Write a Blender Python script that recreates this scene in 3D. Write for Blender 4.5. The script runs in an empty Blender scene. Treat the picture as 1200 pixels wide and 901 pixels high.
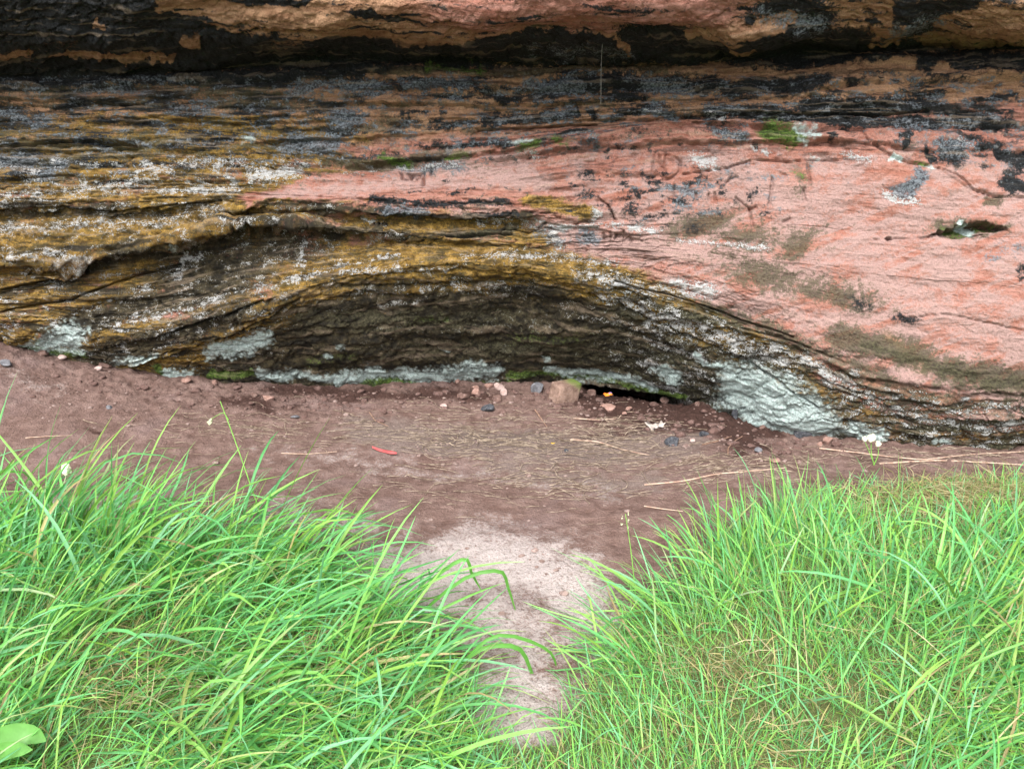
import bpy, math, random
import numpy as np

S = bpy.context.scene
COL = S.collection
random.seed(7)
RNG = np.random.default_rng(7)

# ------------------------------------------------------------------ camera
CAM_H, PITCH, FPX = 1.5, math.radians(20.0), 900.0
cam_data = bpy.data.cameras.new('camera')
cam_data.sensor_width = 36.0
cam_data.lens = 36.0 * FPX / 1200.0
cam_data.clip_start = 0.05
cam_data.clip_end = 500.0
cam = bpy.data.objects.new('camera', cam_data)
COL.objects.link(cam)
cam.location = (0, 0, CAM_H)
cam.rotation_euler = (math.pi / 2 - PITCH, 0, 0)
S.camera = cam

# ------------------------------------------------------------------ sky and sun (overcast daylight from behind the camera)
SUN_EL, SUN_AZ = math.radians(52), math.radians(200)      # azimuth clockwise from +Y
world = bpy.data.worlds.new('World')
S.world = world
world.use_nodes = True
wn, wl = world.node_tree.nodes, world.node_tree.links
bg = wn['Background']
sky = wn.new('ShaderNodeTexSky')
sky.sky_type = 'NISHITA'
sky.sun_disc = False
sky.sun_elevation = SUN_EL
sky.sun_rotation = SUN_AZ
sky.dust_density = 4.0
hsv = wn.new('ShaderNodeHueSaturation')
hsv.inputs['Saturation'].default_value = 0.18
wl.new(sky.outputs[0], hsv.inputs['Color'])
wl.new(hsv.outputs[0], bg.inputs[0])
bg.inputs[1].default_value = 0.15
sd = bpy.data.lights.new('sun', 'SUN')
sd.energy = 1.5
sd.angle = math.radians(35)
sd.color = (1.0, 0.97, 0.92)
sun = bpy.data.objects.new('sun', sd)
COL.objects.link(sun)
sun.location = (0, -3, 8)
sun.rotation_euler = (math.pi / 2 - SUN_EL, 0, -SUN_AZ + math.pi)
S.view_settings.view_transform = 'Standard'
S.view_settings.look = 'None'
S.view_settings.gamma = 1.0
S.view_settings.exposure = 1.5
S.cycles.use_denoising = True
S.cycles.denoiser = 'OPENIMAGEDENOISE'
S.cycles.denoising_prefilter = 'ACCURATE'
S.cycles.max_bounces = 6

# ------------------------------------------------------------------ helpers
CP, SP = math.cos(PITCH), math.sin(PITCH)


def unproject(px, py, Y):
    """world point at forward distance Y seen at photo pixel (px, py)"""
    px, py, Y = np.broadcast_arrays(np.asarray(px, float), np.asarray(py, float), np.asarray(Y, float))
    u = (450.5 - py) / FPX
    dy = CP + u * SP
    dz = -SP + u * CP
    t = Y / dy
    return (px - 600.0) / FPX * t, Y, CAM_H + dz * t


def project(x, y, z):
    f = y * CP - (z - CAM_H) * SP
    u = y * SP + (z - CAM_H) * CP
    f = np.maximum(f, 0.05)
    return 600 + FPX * x / f, 450.5 - FPX * u / f


_perm = np.random.default_rng(11).permutation(4096).astype(np.int64)
_grad = np.random.default_rng(12).random(4096) * 2 * math.pi
_gx, _gy = np.cos(_grad), np.sin(_grad)


def noise2(x, y, seed=0):
    x = np.asarray(x, float); y = np.asarray(y, float)
    xi = np.floor(x).astype(np.int64); yi = np.floor(y).astype(np.int64)
    xf = x - xi; yf = y - yi
    u = xf * xf * xf * (xf * (xf * 6 - 15) + 10)
    v = yf * yf * yf * (yf * (yf * 6 - 15) + 10)

    def g(ix, iy, dx, dy):
        h = _perm[(_perm[(ix + seed * 131) & 4095] + iy) & 4095]
        return _gx[h] * dx + _gy[h] * dy
    a = g(xi, yi, xf, yf); b = g(xi + 1, yi, xf - 1, yf)
    c = g(xi, yi + 1, xf, yf - 1); d = g(xi + 1, yi + 1, xf - 1, yf - 1)
    return ((a + (b - a) * u) + ((c + (d - c) * u) - (a + (b - a) * u)) * v) * 1.4


def fbm(x, y, octv=4, seed=0, gain=0.5):
    s = 0; a = 1; f = 1.0
    for i in range(octv):
        s = s + a * noise2(x * f + 17.3 * i, y * f + 5.1 * i, seed + i)
        a *= gain; f *= 2.03
    return s


def sstep(a, b, x):
    t = np.clip((x - a) / (b - a), 0, 1)
    return t * t * (3 - 2 * t)


def mesh_from(name, verts, faces, mat=None, smooth=True):
    """verts (n,3) array, faces (m,3|4) array"""
    me = bpy.data.meshes.new(name)
    verts = np.ascontiguousarray(verts, dtype=np.float32)
    faces = np.ascontiguousarray(faces, dtype=np.int32)
    k = faces.shape[1]
    me.vertices.add(len(verts)); me.vertices.foreach_set('co', verts.ravel())
    me.loops.add(faces.size); me.loops.foreach_set('vertex_index', faces.ravel())
    me.polygons.add(len(faces))
    me.polygons.foreach_set('loop_start', np.arange(0, faces.size, k, dtype=np.int32))
    me.update(calc_edges=True)
    me.polygons.foreach_set('use_smooth', np.full(len(faces), smooth))
    if mat:
        me.materials.append(mat)
    me.validate()
    return me


def link(name, me, parent=None):
    o = bpy.data.objects.new(name, me)
    COL.objects.link(o)
    if parent:
        o.parent = parent
    return o


def tag(o, label=None, cat=None, group=None, kind=None):
    if label: o['label'] = label
    if cat: o['category'] = cat
    if group: o['group'] = group
    if kind: o['kind'] = kind
    return o


def add_attr(me, name, arr):
    a = me.attributes.new(name, 'FLOAT', 'POINT')
    a.data.foreach_set('value', np.ascontiguousarray(arr, dtype=np.float32).ravel())


def add_col(me, name, arr):
    a = me.attributes.new(name, 'FLOAT_COLOR', 'POINT')
    c = np.ones((len(arr), 4), dtype=np.float32); c[:, :3] = arr
    a.data.foreach_set('color', c.ravel())


def grid_faces(nr, nc):
    i = np.arange(nr - 1)[:, None] * nc + np.arange(nc - 1)[None, :]
    return np.stack([i, i + nc, i + nc + 1, i + 1], -1).reshape(-1, 4)


# ---- node helpers
class NT:
    def __init__(self, name, rough=0.9, spec=0.2):
        self.mat = bpy.data.materials.new(name)
        self.mat.use_nodes = True
        self.n = self.mat.node_tree.nodes
        self.l = self.mat.node_tree.links
        self.b = self.n['Principled BSDF']
        self.b.inputs['Roughness'].default_value = rough
        self.b.inputs['Specular IOR Level'].default_value = spec
        self.co = self.n.new('ShaderNodeTexCoord').outputs['Object']

    def set(self, sock, v):
        if isinstance(v, (int, float)):
            sock.default_value = v
        elif isinstance(v, tuple):
            sock.default_value = v if len(v) == 4 or sock.type == 'VECTOR' else v + (1,)
        else:
            self.l.new(v, sock)

    def noise(self, scale, detail=5, rough=0.6, stretch=None, dist=0.0):
        co = self.co
        if stretch:
            m = self.n.new('ShaderNodeMapping')
            m.inputs['Scale'].default_value = stretch
            self.l.new(co, m.inputs[0]); co = m.outputs[0]
        t = self.n.new('ShaderNodeTexNoise')
        t.inputs['Scale'].default_value = scale
        t.inputs['Detail'].default_value = detail
        t.inputs['Roughness'].default_value = rough
        t.inputs['Distortion'].default_value = dist
        self.l.new(co, t.inputs['Vector'])
        return t.outputs['Fac']

    def voronoi(self, scale, feature='F1', rnd=1.0, out='Distance'):
        t = self.n.new('ShaderNodeTexVoronoi')
        t.feature = feature
        t.inputs['Scale'].default_value = scale
        t.inputs['Randomness'].default_value = rnd
        self.l.new(self.co, t.inputs['Vector'])
        return t.outputs

    def attr(self, name, out='Fac'):
        t = self.n.new('ShaderNodeAttribute')
        t.attribute_name = name
        return t.outputs[out]

    def math(self, op, a, b=0.0, c=0.0, clamp=False):
        t = self.n.new('ShaderNodeMath'); t.operation = op; t.use_clamp = clamp
        self.set(t.inputs[0], a); self.set(t.inputs[1], b); self.set(t.inputs[2], c)
        return t.outputs[0]

    def ramp(self, x, a, b, lo=0.0, hi=1.0):
        t = self.n.new('ShaderNodeMapRange'); t.interpolation_type = 'SMOOTHSTEP'
        self.set(t.inputs['Value'], x)
        self.set(t.inputs['From Min'], a); self.set(t.inputs['From Max'], b)
        self.set(t.inputs['To Min'], lo); self.set(t.inputs['To Max'], hi)
        return t.outputs[0]

    def mix(self, f, a, b, mode='MIX'):
        t = self.n.new('ShaderNodeMix'); t.data_type = 'RGBA'; t.blend_type = mode
        self.set(t.inputs[0], f); self.set(t.inputs[6], a); self.set(t.inputs[7], b)
        return t.outputs[2]

    def bump(self, h, strength=0.5, dist=0.01, prev=None):
        t = self.n.new('ShaderNodeBump')
        t.inputs['Strength'].default_value = strength
        t.inputs['Distance'].default_value = dist
        self.l.new(h, t.inputs['Height'])
        if prev: self.l.new(prev, t.inputs['Normal'])
        return t.outputs[0]

    def done(self, col, nrm=None):
        self.set(self.b.inputs['Base Color'], col)
        if nrm: self.l.new(nrm, self.b.inputs['Normal'])
        return self.mat


# ------------------------------------------------------------------ the rock shelter
PX = np.array([-300, 0, 150, 300, 450, 600, 750, 900, 1050, 1200, 1500.])
CONTACT = np.array([(-300, 385), (0, 398), (60, 417), (120, 428), (200, 440), (260, 445), (330, 448), (400, 453), (480, 450),
                    (560, 449), (640, 449), (690, 452), (740, 458), (790, 465), (830, 474), (860, 486), (880, 497),
                    (920, 508), (1000, 516), (1060, 521), (1200, 524), (1500, 530.)])


def arr(*v): return np.array(v, float)


K = []                      # (py, Y, fixed?) key curves from the top down
K.append((arr(*[-420] * 11), arr(*[3.15] * 11)))
K.append((arr(*[-120] * 11), arr(3.5, 3.5, 3.45, 3.4, 3.38, 3.35, 3.35, 3.35, 3.32, 3.28, 3.2)))
K.append((arr(-10, -5, -5, 0, 5, 5, 0, -5, -10, 0, 0), arr(3.6, 3.6, 3.55, 3.5, 3.46, 3.42, 3.42, 3.42, 3.4, 3.35, 3.25)))
K.append((arr(52, 50, 48, 45, 40, 44, 44, 38, 34, 32, 30), arr(3.76, 3.76, 3.72, 3.67, 3.62, 3.58, 3.58, 3.56, 3.54, 3.48, 3.38)))
K.append((arr(92, 90, 86, 78, 71, 78, 78, 68, 60, 58, 55), arr(4.12, 4.12, 4.1, 4.08, 4.05, 4.03, 4.02, 3.98, 3.92, 3.84, 3.7)))
K.append((arr(101, 99, 95, 87, 80, 87, 87, 77, 69, 66, 63), arr(4.05, 4.05, 4.03, 4.0, 3.97, 3.95, 3.94, 3.9, 3.84, 3.76, 3.62)))
K.append((arr(132, 131, 129, 125, 122, 122, 118, 109, 103, 93, 90), arr(4.02, 4.02, 4.0, 3.97, 3.93, 3.91, 3.89, 3.84, 3.76, 3.68, 3.55)))
K.append((arr(170, 170, 166, 172, 193, 178, 152, 148, 150, 158, 160), arr(3.97, 3.97, 3.95, 3.93, 3.9, 3.88, 3.86, 3.8, 3.71, 3.6, 3.47)))
K.append((arr(178, 178, 173, 178, 198, 184, 158, 154, 156, 164, 166), arr(3.96, 3.96, 3.94, 3.92, 3.88, 3.86, 3.83, 3.77, 3.68, 3.57, 3.44)))
K.append((arr(212, 212, 210, 214, 222, 215, 202, 200, 208, 214, 215), arr(3.92, 3.92, 3.9, 3.86, 3.81, 3.79, 3.77, 3.71, 3.6, 3.5, 3.38)))
K.append((arr(246, 245, 242, 243, 249, 254, 255, 260, 270, 276, 280), arr(3.88, 3.88, 3.86, 3.82, 3.77, 3.75, 3.71, 3.65, 3.54, 3.42, 3.3)))
K.append((arr(254, 252, 249, 250, 257, 261, 259, 263, 273, 279, 283), arr(3.92, 3.92, 3.91, 3.88, 3.83, 3.79, 3.71, 3.65, 3.54, 3.42, 3.3)))
K.append((arr(318, 312, 297, 262, 275, 286, 288, 302, 322, 334, 345), arr(3.83, 3.82, 3.8, 3.75, 3.75, 3.73, 3.69, 3.58, 3.46, 3.34, 3.22)))
K.append((arr(326, 320, 306, 276, 284, 290, 291, 305, 325, 337, 348), arr(3.93, 3.93, 3.93, 3.92, 3.84, 3.76, 3.69, 3.58, 3.46, 3.34, 3.22)))
K.append((arr(372, 380, 396, 356, 316, 311, 344, 404, 462, 470, 475), arr(3.92, 3.9, 3.88, 3.74, 3.66, 3.64, 3.62, 3.48, 3.34, 3.22, 3.1)))
K.append((arr(376, 385, 404, 368, 327, 321, 353, 412, 470, 478, 483), arr(3.95, 3.93, 3.92, 3.77, 3.69, 3.67, 3.645, 3.49, 3.355, 3.23, 3.11)))
cpy = np.interp(PX, CONTACT[:, 0], CONTACT[:, 1])
K.append(((K[-1][0] * 0.45 + cpy * 0.55), arr(3.97, 3.96, 3.97, 3.92, 3.87, 3.87, 3.81, 3.57, 3.385, 3.285, 3.18)))
K.append((cpy, arr(4.03, 4.01, 4.04, 4.07, 4.08, 4.11, 4.02, 3.66, 3.42, 3.34, 3.25)))

cols = np.concatenate([np.arange(-300, -6, 6.0), np.arange(-6, 1206, 1.35), np.arange(1206, 1501, 6.0)])
NC = len(cols)


def smooth_interp(x, xp, fp):
    """Catmull-Rom through the key points"""
    m = np.gradient(fp, xp)
    i = np.clip(np.searchsorted(xp, x) - 1, 0, len(xp) - 2)
    h = xp[i + 1] - xp[i]; t = (x - xp[i]) / h
    return ((2 * t**3 - 3 * t**2 + 1) * fp[i] + (t**3 - 2 * t**2 + t) * h * m[i]
            + (-2 * t**3 + 3 * t**2) * fp[i + 1] + (t**3 - t**2) * h * m[i + 1])


Kpy, KY = [], []
for i, (a, b) in enumerate(K):
    if i == len(K) - 1:
        Kpy.append(np.interp(cols, CONTACT[:, 0], CONTACT[:, 1]))
    else:
        Kpy.append(smooth_interp(cols, PX, a))
    KY.append(smooth_interp(cols, PX, b))
Kpy = np.array(Kpy); KY = np.array(KY)
for i in range(1, len(Kpy)):
    Kpy[i] = np.maximum(Kpy[i], Kpy[i - 1] + 1.0)
# rows
rows_per = []
vis = (cols > 0) & (cols < 1200)
for i in range(len(K) - 1):
    span = (Kpy[i + 1] - Kpy[i])[vis].max() * 0.75
    n = int(max(6, span / 1.3))
    if i == 0: n = 40
    if i == 1: n = 60
    rows_per.append(n)
rp, ry, seam = [], [], [0]
for i, n in enumerate(rows_per):
    t = (np.arange(n) / n)[:, None]
    rp.append(Kpy[i] * (1 - t) + Kpy[i + 1] * t)
    ry.append(KY[i] * (1 - t) + KY[i + 1] * t)
    seam.append(seam[-1] + n)
rp.append(Kpy[-1][None]); ry.append(KY[-1][None])
P = np.concatenate(rp); Yb = np.concatenate(ry)          # base pixel row and distance of every vertex


def blur_rows(a, r, it=2):
    for _ in range(it):
        pad = np.concatenate([np.repeat(a[:1], r, 0), a, np.repeat(a[-1:], r, 0)])
        c = np.cumsum(np.concatenate([np.zeros_like(a[:1]), pad]), 0)
        a = (c[2 * r + 1:] - c[:-2 * r - 1]) / (2 * r + 1)
    return a


Yb = blur_rows(Yb, 2, 2)
NR = P.shape[0]
PXG = np.broadcast_to(cols[None, :], P.shape).copy()
X, Yw, Z = unproject(PXG, P, Yb)
V = np.stack([X, Yw, Z], -1)


def grid_normals(V):
    du = np.gradient(V, axis=1); dv = np.gradient(V, axis=0)
    n = np.cross(du, dv)
    n = n / (np.linalg.norm(n, axis=-1, keepdims=True) + 1e-12)
    n[n[..., 1] > 0.6] *= 1
    return n


# bedding coordinate: rows follow the beds
bed = P.mean(1, keepdims=True) * 0.65 + P * 0.35
# --- masks are laid out in surface coordinates (the bed-following photo grid), domain-warped
W1x = fbm(PXG / 34, P / 22, 3, 3); W1y = fbm(PXG / 34 + 40, P / 22 + 9, 3, 8)
wpx = PXG + 9 * W1x + 3.0 * fbm(PXG / 7, P / 6, 2, 21)
wpy = P + 4.5 * W1y + 2.0 * fbm(PXG / 7 + 11, P / 6, 2, 25)


def seg_dist(pts, qx, qy):
    best = None
    for (x0, y0), (x1, y1) in zip(pts[:-1], pts[1:]):
        dx, dy = x1 - x0, y1 - y0
        L = dx * dx + dy * dy + 1e-9
        t = np.clip(((qx - x0) * dx + (qy - y0) * dy) / L, 0, 1)
        d = np.hypot(qx - x0 - t * dx, qy - y0 - t * dy)
        best = d if best is None else np.minimum(best, d)
    return best


def stroke(M, pts, w, s=1.0, warp=True, neg=False):
    if len(pts) == 1: pts = [pts[0], (pts[0][0] + 0.5, pts[0][1])]
    xs = [p[0] for p in pts]
    m = 2 * w + 30
    j0, j1 = np.searchsorted(cols, [min(xs) - m, max(xs) + m])
    if j1 - j0 < 1: return
    qx = (wpx if warp else PXG)[:, j0:j1]; qy = (wpy if warp else P)[:, j0:j1]
    v = s * np.clip(1 - 0.5 * seg_dist(pts, qx, qy) / w, 0, 1)
    if neg: M[:, j0:j1] -= v
    else: M[:, j0:j1] = np.maximum(M[:, j0:j1], v)


def blob(M, cx, cy, rx, ry, ang=0, s=1.0, neg=False):
    r = max(rx, ry) * 2 + 30
    j0, j1 = np.searchsorted(cols, [cx - r, cx + r])
    if j1 - j0 < 1: return
    c, sn = math.cos(math.radians(ang)), math.sin(math.radians(ang))
    qx = wpx[:, j0:j1] - cx; qy = wpy[:, j0:j1] - cy
    d = np.hypot((qx * c + qy * sn) / rx, (-qx * sn + qy * c) / ry)
    v = s * np.clip(1 - 0.5 * d, 0, 1)
    if neg: M[:, j0:j1] -= v
    else: M[:, j0:j1] = np.maximum(M[:, j0:j1], v)


Z0 = np.zeros_like(P)
M = {k: Z0.copy() for k in ('tan', 'ochre', 'umber', 'olive', 'black', 'grey', 'white', 'mint', 'moss', 'smooth', 'bloom', 'strat')}


def ridge_y(x):            # rim of the alcove
    return np.interp(x, [-300, 0, 150, 230, 330, 400, 470, 560, 650, 760, 860, 950, 1050, 1120, 1500],
                     [400, 402, 425, 418, 356, 322, 316, 313, 322, 352, 405, 455, 505, 515, 520])


RY = ridge_y(wpx)
# --- tan tint of the upper beds
M['tan'] = 1 - sstep(0, 60, wpy - np.interp(wpx, [-300, 0, 400, 650, 900, 1200, 1500], [190, 190, 140, 118, 105, 90, 90]))
blob(M['tan'], 620, 10, 120, 22, 0, 1.2, neg=True)
blob(M['tan'], 760, 8, 110, 20, 0, 1.2, neg=True)
stroke(M['tan'], [(1000, 440), (1060, 460), (1180, 480)], 10, 0.6)
stroke(M['tan'], [(1040, 395), (1080, 430)], 10, 0.7)
# --- ochre: iron and algae stain through the left beds and along the arch
leftness = 1 - sstep(230, 620, wpx)
och = 1.05 * leftness * sstep(112, 150, wpy)
M['ochre'] = np.maximum(M['ochre'], och * np.clip(0.8 + 0.5 * fbm(PXG / 60, bed / 12, 3, 31), 0, 1.2))
stroke(M['ochre'], [(-300, 290), (0, 300), (150, 270), (300, 240)], 60, 0.9)
stroke(M['ochre'], [(400, 268), (520, 262), (600, 268), (640, 280)], 14, 1)
stroke(M['ochre'], [(330, 335), (400, 300), (500, 290), (600, 295), (700, 318)], 13, 1.2)
stroke(M['ochre'], [(700, 318), (780, 345), (860, 385), (940, 425)], 10, .95)
stroke(M['ochre'], [(620, 235), (660, 243), (690, 250)], 8, 1)
stroke(M['ochre'], [(690, 315), (760, 335), (830, 370), (880, 395), (930, 415)], 12, .9)
stroke(M['ochre'], [(930, 410), (1000, 450), (1060, 480), (1120, 500)], 10, .62)
stroke(M['ochre'], [(230, 400), (300, 370), (345, 345)], 7, 1)
stroke(M['ochre'], [(300, 175), (380, 180), (420, 190)], 9, .8)
stroke(M['ochre'], [(240, 155), (330, 165)], 8, .8)
# --- umber: algae film on alcove and lower left beds, plus alcove shade painted in
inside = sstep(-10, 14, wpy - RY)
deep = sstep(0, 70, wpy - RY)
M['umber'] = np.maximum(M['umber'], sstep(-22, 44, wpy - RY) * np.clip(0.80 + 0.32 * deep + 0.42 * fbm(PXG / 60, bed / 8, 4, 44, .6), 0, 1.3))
M['ochre'] = np.maximum(M['ochre'], sstep(-30, -6, wpy - RY) * (0.95 - 0.25 * sstep(800, 1000, wpx)))
stroke(M['umber'], [(70, 330), (140, 302), (220, 292), (290, 268)], 9, 1.0)
blob(M['umber'], 250, 318, 72, 36, -12, 1.15)
blob(M['umber'], 330, 290, 60, 22, 0, .9)
stroke(M['umber'], [(60, 395), (150, 360), (260, 340)], 18, 1.0)
stroke(M['umber'], [(100, 420), (180, 400), (280, 365)], 16, 1.0)
stroke(M['umber'], [(340, 262), (450, 275), (600, 270)], 6, .95)
stroke(M['umber'], [(0, 250), (100, 248), (200, 252)], 5, .75)
stroke(M['umber'], [(0, 345), (60, 330), (110, 305)], 5, .8)
stroke(M['umber'], [(300, 236), (420, 244), (520, 256), (620, 252)], 5, .8)
for k_, a_ in (('ochre', .8), ('umber', .7)):
    stroke(M[k_], [(300, 231), (350, 224)], 5, a_, neg=True)
    stroke(M[k_], [(360, 223), (470, 213), (640, 214)], 9, a_, neg=True)
# --- olive algae
stroke(M['olive'], [(380, 190), (440, 195), (500, 183), (550, 183)], 7, 1)
stroke(M['olive'], [(0, 172), (80, 170), (150, 172), (230, 168)], 9, .85)
stroke(M['olive'], [(430, 80), (600, 85), (700, 84), (780, 82)], 7, .9)
stroke(M['olive'], [(0, 100), (150, 100), (300, 92), (400, 86)], 11, .8)
blob(M['olive'], 825, 262, 44, 15, -15, 1.0)
blob(M['olive'], 880, 278, 50, 11, 0, .85)
blob(M['olive'], 900, 325, 70, 20, 15, .85)
blob(M['olive'], 985, 345, 60, 16, 15, .85)
blob(M['olive'], 935, 285, 34, 13, -30, .9)
stroke(M['olive'], [(990, 395), (1060, 415), (1120, 435), (1200, 448), (1300, 455)], 17, 1.0)
stroke(M['olive'], [(820, 360), (900, 385), (980, 420), (1040, 440)], 12, .75)
blob(M['olive'], 1135, 268, 40, 9, 0, 1)
blob(M['olive'], 1165, 236, 14, 6, 0, 1)
blob(M['olive'], 938, 208, 16, 22, 10, .62)
blob(M['olive'], 560, 275, 60, 8, 0, .8)
blob(M['olive'], 480, 375, 150, 14, 0, .75)
blob(M['olive'], 600, 410, 160, 16, 0, .7)
blob(M['olive'], 1000, 400, 40, 14, 20, .8)
stroke(M['umber'], [(1010, 405), (1080, 425), (1150, 445), (1220, 452)], 11, .68)
# --- black film under and on the lip
B = M['black']
stroke(B, [(-300, 25), (0, 28), (120, 25), (200, 32)], 38, 1.2)
stroke(B, [(-300, 80), (0, 76), (150, 74), (300, 66), (450, 62)], 16, 1.2)
stroke(B, [(200, 45), (300, 55), (420, 55), (470, 58)], 11, 1.1)
stroke(B, [(440, 62), (520, 64), (620, 62), (700, 58), (800, 58), (930, 60), (1000, 52)], 15, 1.15)
stroke(B, [(560, 52), (640, 42), (700, 35), (760, 28)], 9, .9)
stroke(B, [(700, 30), (780, 38), (850, 32), (900, 45)], 10, 1.0)
stroke(B, [(420, 50), (500, 54), (600, 50), (700, 46), (800, 46)], 10, 1.15)
stroke(B, [(240, 42), (330, 46), (430, 48)], 5, 1.0)
stroke(B, [(200, 20), (260, 26), (330, 40)], 6, .9)
stroke(B, [(400, 14), (470, 22), (520, 30)], 3, .9)
stroke(B, [(840, 14), (880, 24), (900, 36)], 9, 1.0)
blob(B, 935, 25, 42, 34, 0, 1.2)
stroke(B, [(960, 48), (1030, 44), (1080, 40)], 10, 1.1)
blob(B, 1060, 22, 42, 26, -10, 1.15)
stroke(B, [(1090, 8), (1140, 6)], 12, 1.1)
stroke(B, [(1000, 57), (1100, 57), (1220, 55)], 6, 1.1)
stroke(B, [(1080, 72), (1150, 75), (1220, 76)], 11, 1.15)
stroke(B, [(960, 72), (1060, 68)], 6, .9)
stroke(B, [(400, 15), (440, 14)], 5, .9)
stroke(B, [(260, 2), (360, 3)], 5, .9)
stroke(B, [(320, 24), (355, 22)], 3.5, .9)
stroke(B, [(370, 20), (420, 12)], 3, .8)
stroke(B, [(480, 25), (540, 20)], 2, .7)
for pts, w in [([(200, 6), (250, 10), (300, 22), (400, 18)], 8), ([(300, 32), (400, 33), (440, 38)], 6), ([(320, 56), (345, 44)], 5),
               ([(60, 68), (110, 66), (200, 66)], 2.5), ([(0, 67), (30, 66)], 3), ([(118, 26), (120, 30)], 4), ([(220, 51), (230, 51)], 4),
               ([(455, 40), (500, 40), (545, 34)], 8), ([(560, 10), (700, 12), (850, 6)], 16), ([(700, 34), (725, 48), (730, 58)], 4),
               ([(810, 40), (870, 34), (930, 22)], 5), ([(1030, 0), (1040, 20)], 8), ([(1028, 44), (1050, 42)], 7),
               ([(1135, 22), (1180, 8), (1220, 0)], 11), ([(1090, 52), (1140, 50), (1210, 42)], 6), ([(1105, 80), (1110, 88)], 5), ([(880, 57), (860, 55)], 4),
               ([(997, 25), (1000, 30)], 4)]:
    stroke(B, pts, w, 1.3, neg=True)
stroke(B, [(-300, 98), (0, 96), (150, 94), (300, 88), (420, 80)], 9, .95)
# dark bands and lichens on the upper beds
stroke(B, [(640, 102), (760, 100), (860, 104), (960, 98)], 12, .95)
stroke(B, [(380, 98), (480, 102), (560, 102)], 9, .75)
stroke(B, [(560, 108), (600, 115), (690, 108)], 7, .8)
stroke(B, [(940, 126), (1010, 126), (1080, 122)], 13, .95)
stroke(B, [(1080, 120), (1150, 142), (1180, 146)], 10, .9)
stroke(B, [(830, 130), (900, 134), (1000, 141), (1100, 143), (1170, 145)], 8, 1.0)
stroke(B, [(565, 142), (620, 140), (675, 132)], 6, 1.0)
blob(B, 695, 134, 8, 8, 0, .9)
stroke(B, [(720, 136), (760, 130), (785, 138)], 6, .95)
blob(B, 405, 139, 20, 14, 0, .8)
blob(B, 520, 145, 30, 8, 0, .7)
blob(B, 470, 150, 25, 8, 0, .65)
blob(B, 20, 140, 50, 18, 0, .8)
blob(B, 60, 150, 40, 10, 0, .7)
blob(B, 215, 125, 28, 14, 0, .75)
blob(B, 300, 130, 35, 12, 0, .7)
blob(B, 1118, 178, 26, 15, 10, .95)
stroke(B, [(1085, 178), (1090, 184)], 8, .9)
stroke(B, [(1050, 165), (1062, 160), (1056, 172)], 5, .9)
stroke(B, [(1170, 170), (1175, 182), (1195, 190)], 9, 1)
blob(B, 1190, 213, 18, 16, 0, 1.1)
blob(B, 1198, 318, 8, 10, 30, 1)
blob(B, 975, 160, 8, 8, -20, .95)
blob(B, 848, 158, 26, 14, 10, .85)
blob(B, 888, 172, 7, 8, 0, .8)
blob(B, 865, 165, 12, 8, 0, .85)
blob(B, 1070, 213, 18, 10, -50, .8)
for cx, cy, rx, ry in [(695, 168, 8, 5), (712, 173, 7, 5), (728, 173, 6, 4), (742, 173, 7, 4), (760, 170, 9, 6), (778, 161, 8, 4), (714, 185, 9, 5),
                       (753, 203, 6, 11), (732, 205, 9, 9), (742, 250, 17, 14), (778, 218, 13, 3), (685, 230, 8, 8), (770, 252, 12, 8), (686, 205, 10, 7),
                       (815, 268, 12, 9), (700, 240, 6, 5), (800, 172, 6, 5), (845, 212, 4, 6), (885, 228, 6, 10), (895, 250, 12, 3)]:
    blob(B, cx, cy, rx * 1.5, ry * 1.35, 0, .60)
blob(B, 1060, 373, 18, 9, 0, .68)
blob(B, 1010, 355, 22, 10, 20, .6)
stroke(B, [(430, 236), (520, 240), (600, 238)], 6, .72)
stroke(B, [(440, 248), (520, 252), (600, 250)], 4, .75)
# --- blue-grey crustose lichen inside the dark patches
G = M['grey']
for a in [([(400, 100), (450, 104)], 9, .8), ([(480, 100), (550, 100)], 8, .85), ([(620, 100), (680, 106)], 10, .85), ([(760, 100), (800, 108)], 12, .8),
          ([(640, 136), (670, 130)], 5, .9), ([(580, 142), (620, 139)], 4, .8), ([(400, 138), (415, 142)], 13, .95), ([(755, 132), (785, 138)], 5, .95),
          ([(830, 128), (860, 130)], 6, .9), ([(840, 158), (870, 165)], 9, .8), ([(1100, 170), (1140, 175)], 12, .7), ([(1058, 225), (1078, 205)], 10, 1.0),
          ([(500, 248), (460, 246)], 5, .9), ([(0, 190), (30, 190)], 11, 1.0), ([(40, 205), (80, 192)], 8, .8), ([(340, 110), (390, 98)], 8, .8),
          ([(340, 168), (390, 170)], 13, .9), ([(470, 195), (540, 195)], 7, .75), ([(1050, 150), (1140, 145)], 6, .65), ([(0, 135), (60, 140)], 10, .7),
          ([(210, 128), (250, 130)], 8, .7), ([(686, 276), (690, 276)], 10, 1.0), ([(640, 270), (660, 285)], 12, .72), ([(700, 330), (760, 340)], 8, .55),
          ([(660, 165), (700, 168)], 6, .6), ([(570, 165), (640, 172)], 8, .55), ([(1160, 300), (1200, 290)], 12, .5), ([(900, 20), (960, 30)], 14, .55), ([(1050, 40), (1100, 30)], 14, .6),
          ([(80, 105), (180, 110)], 6, .6), ([(620, 60), (740, 62)], 8, .5)]:
    stroke(G, *a)
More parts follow.
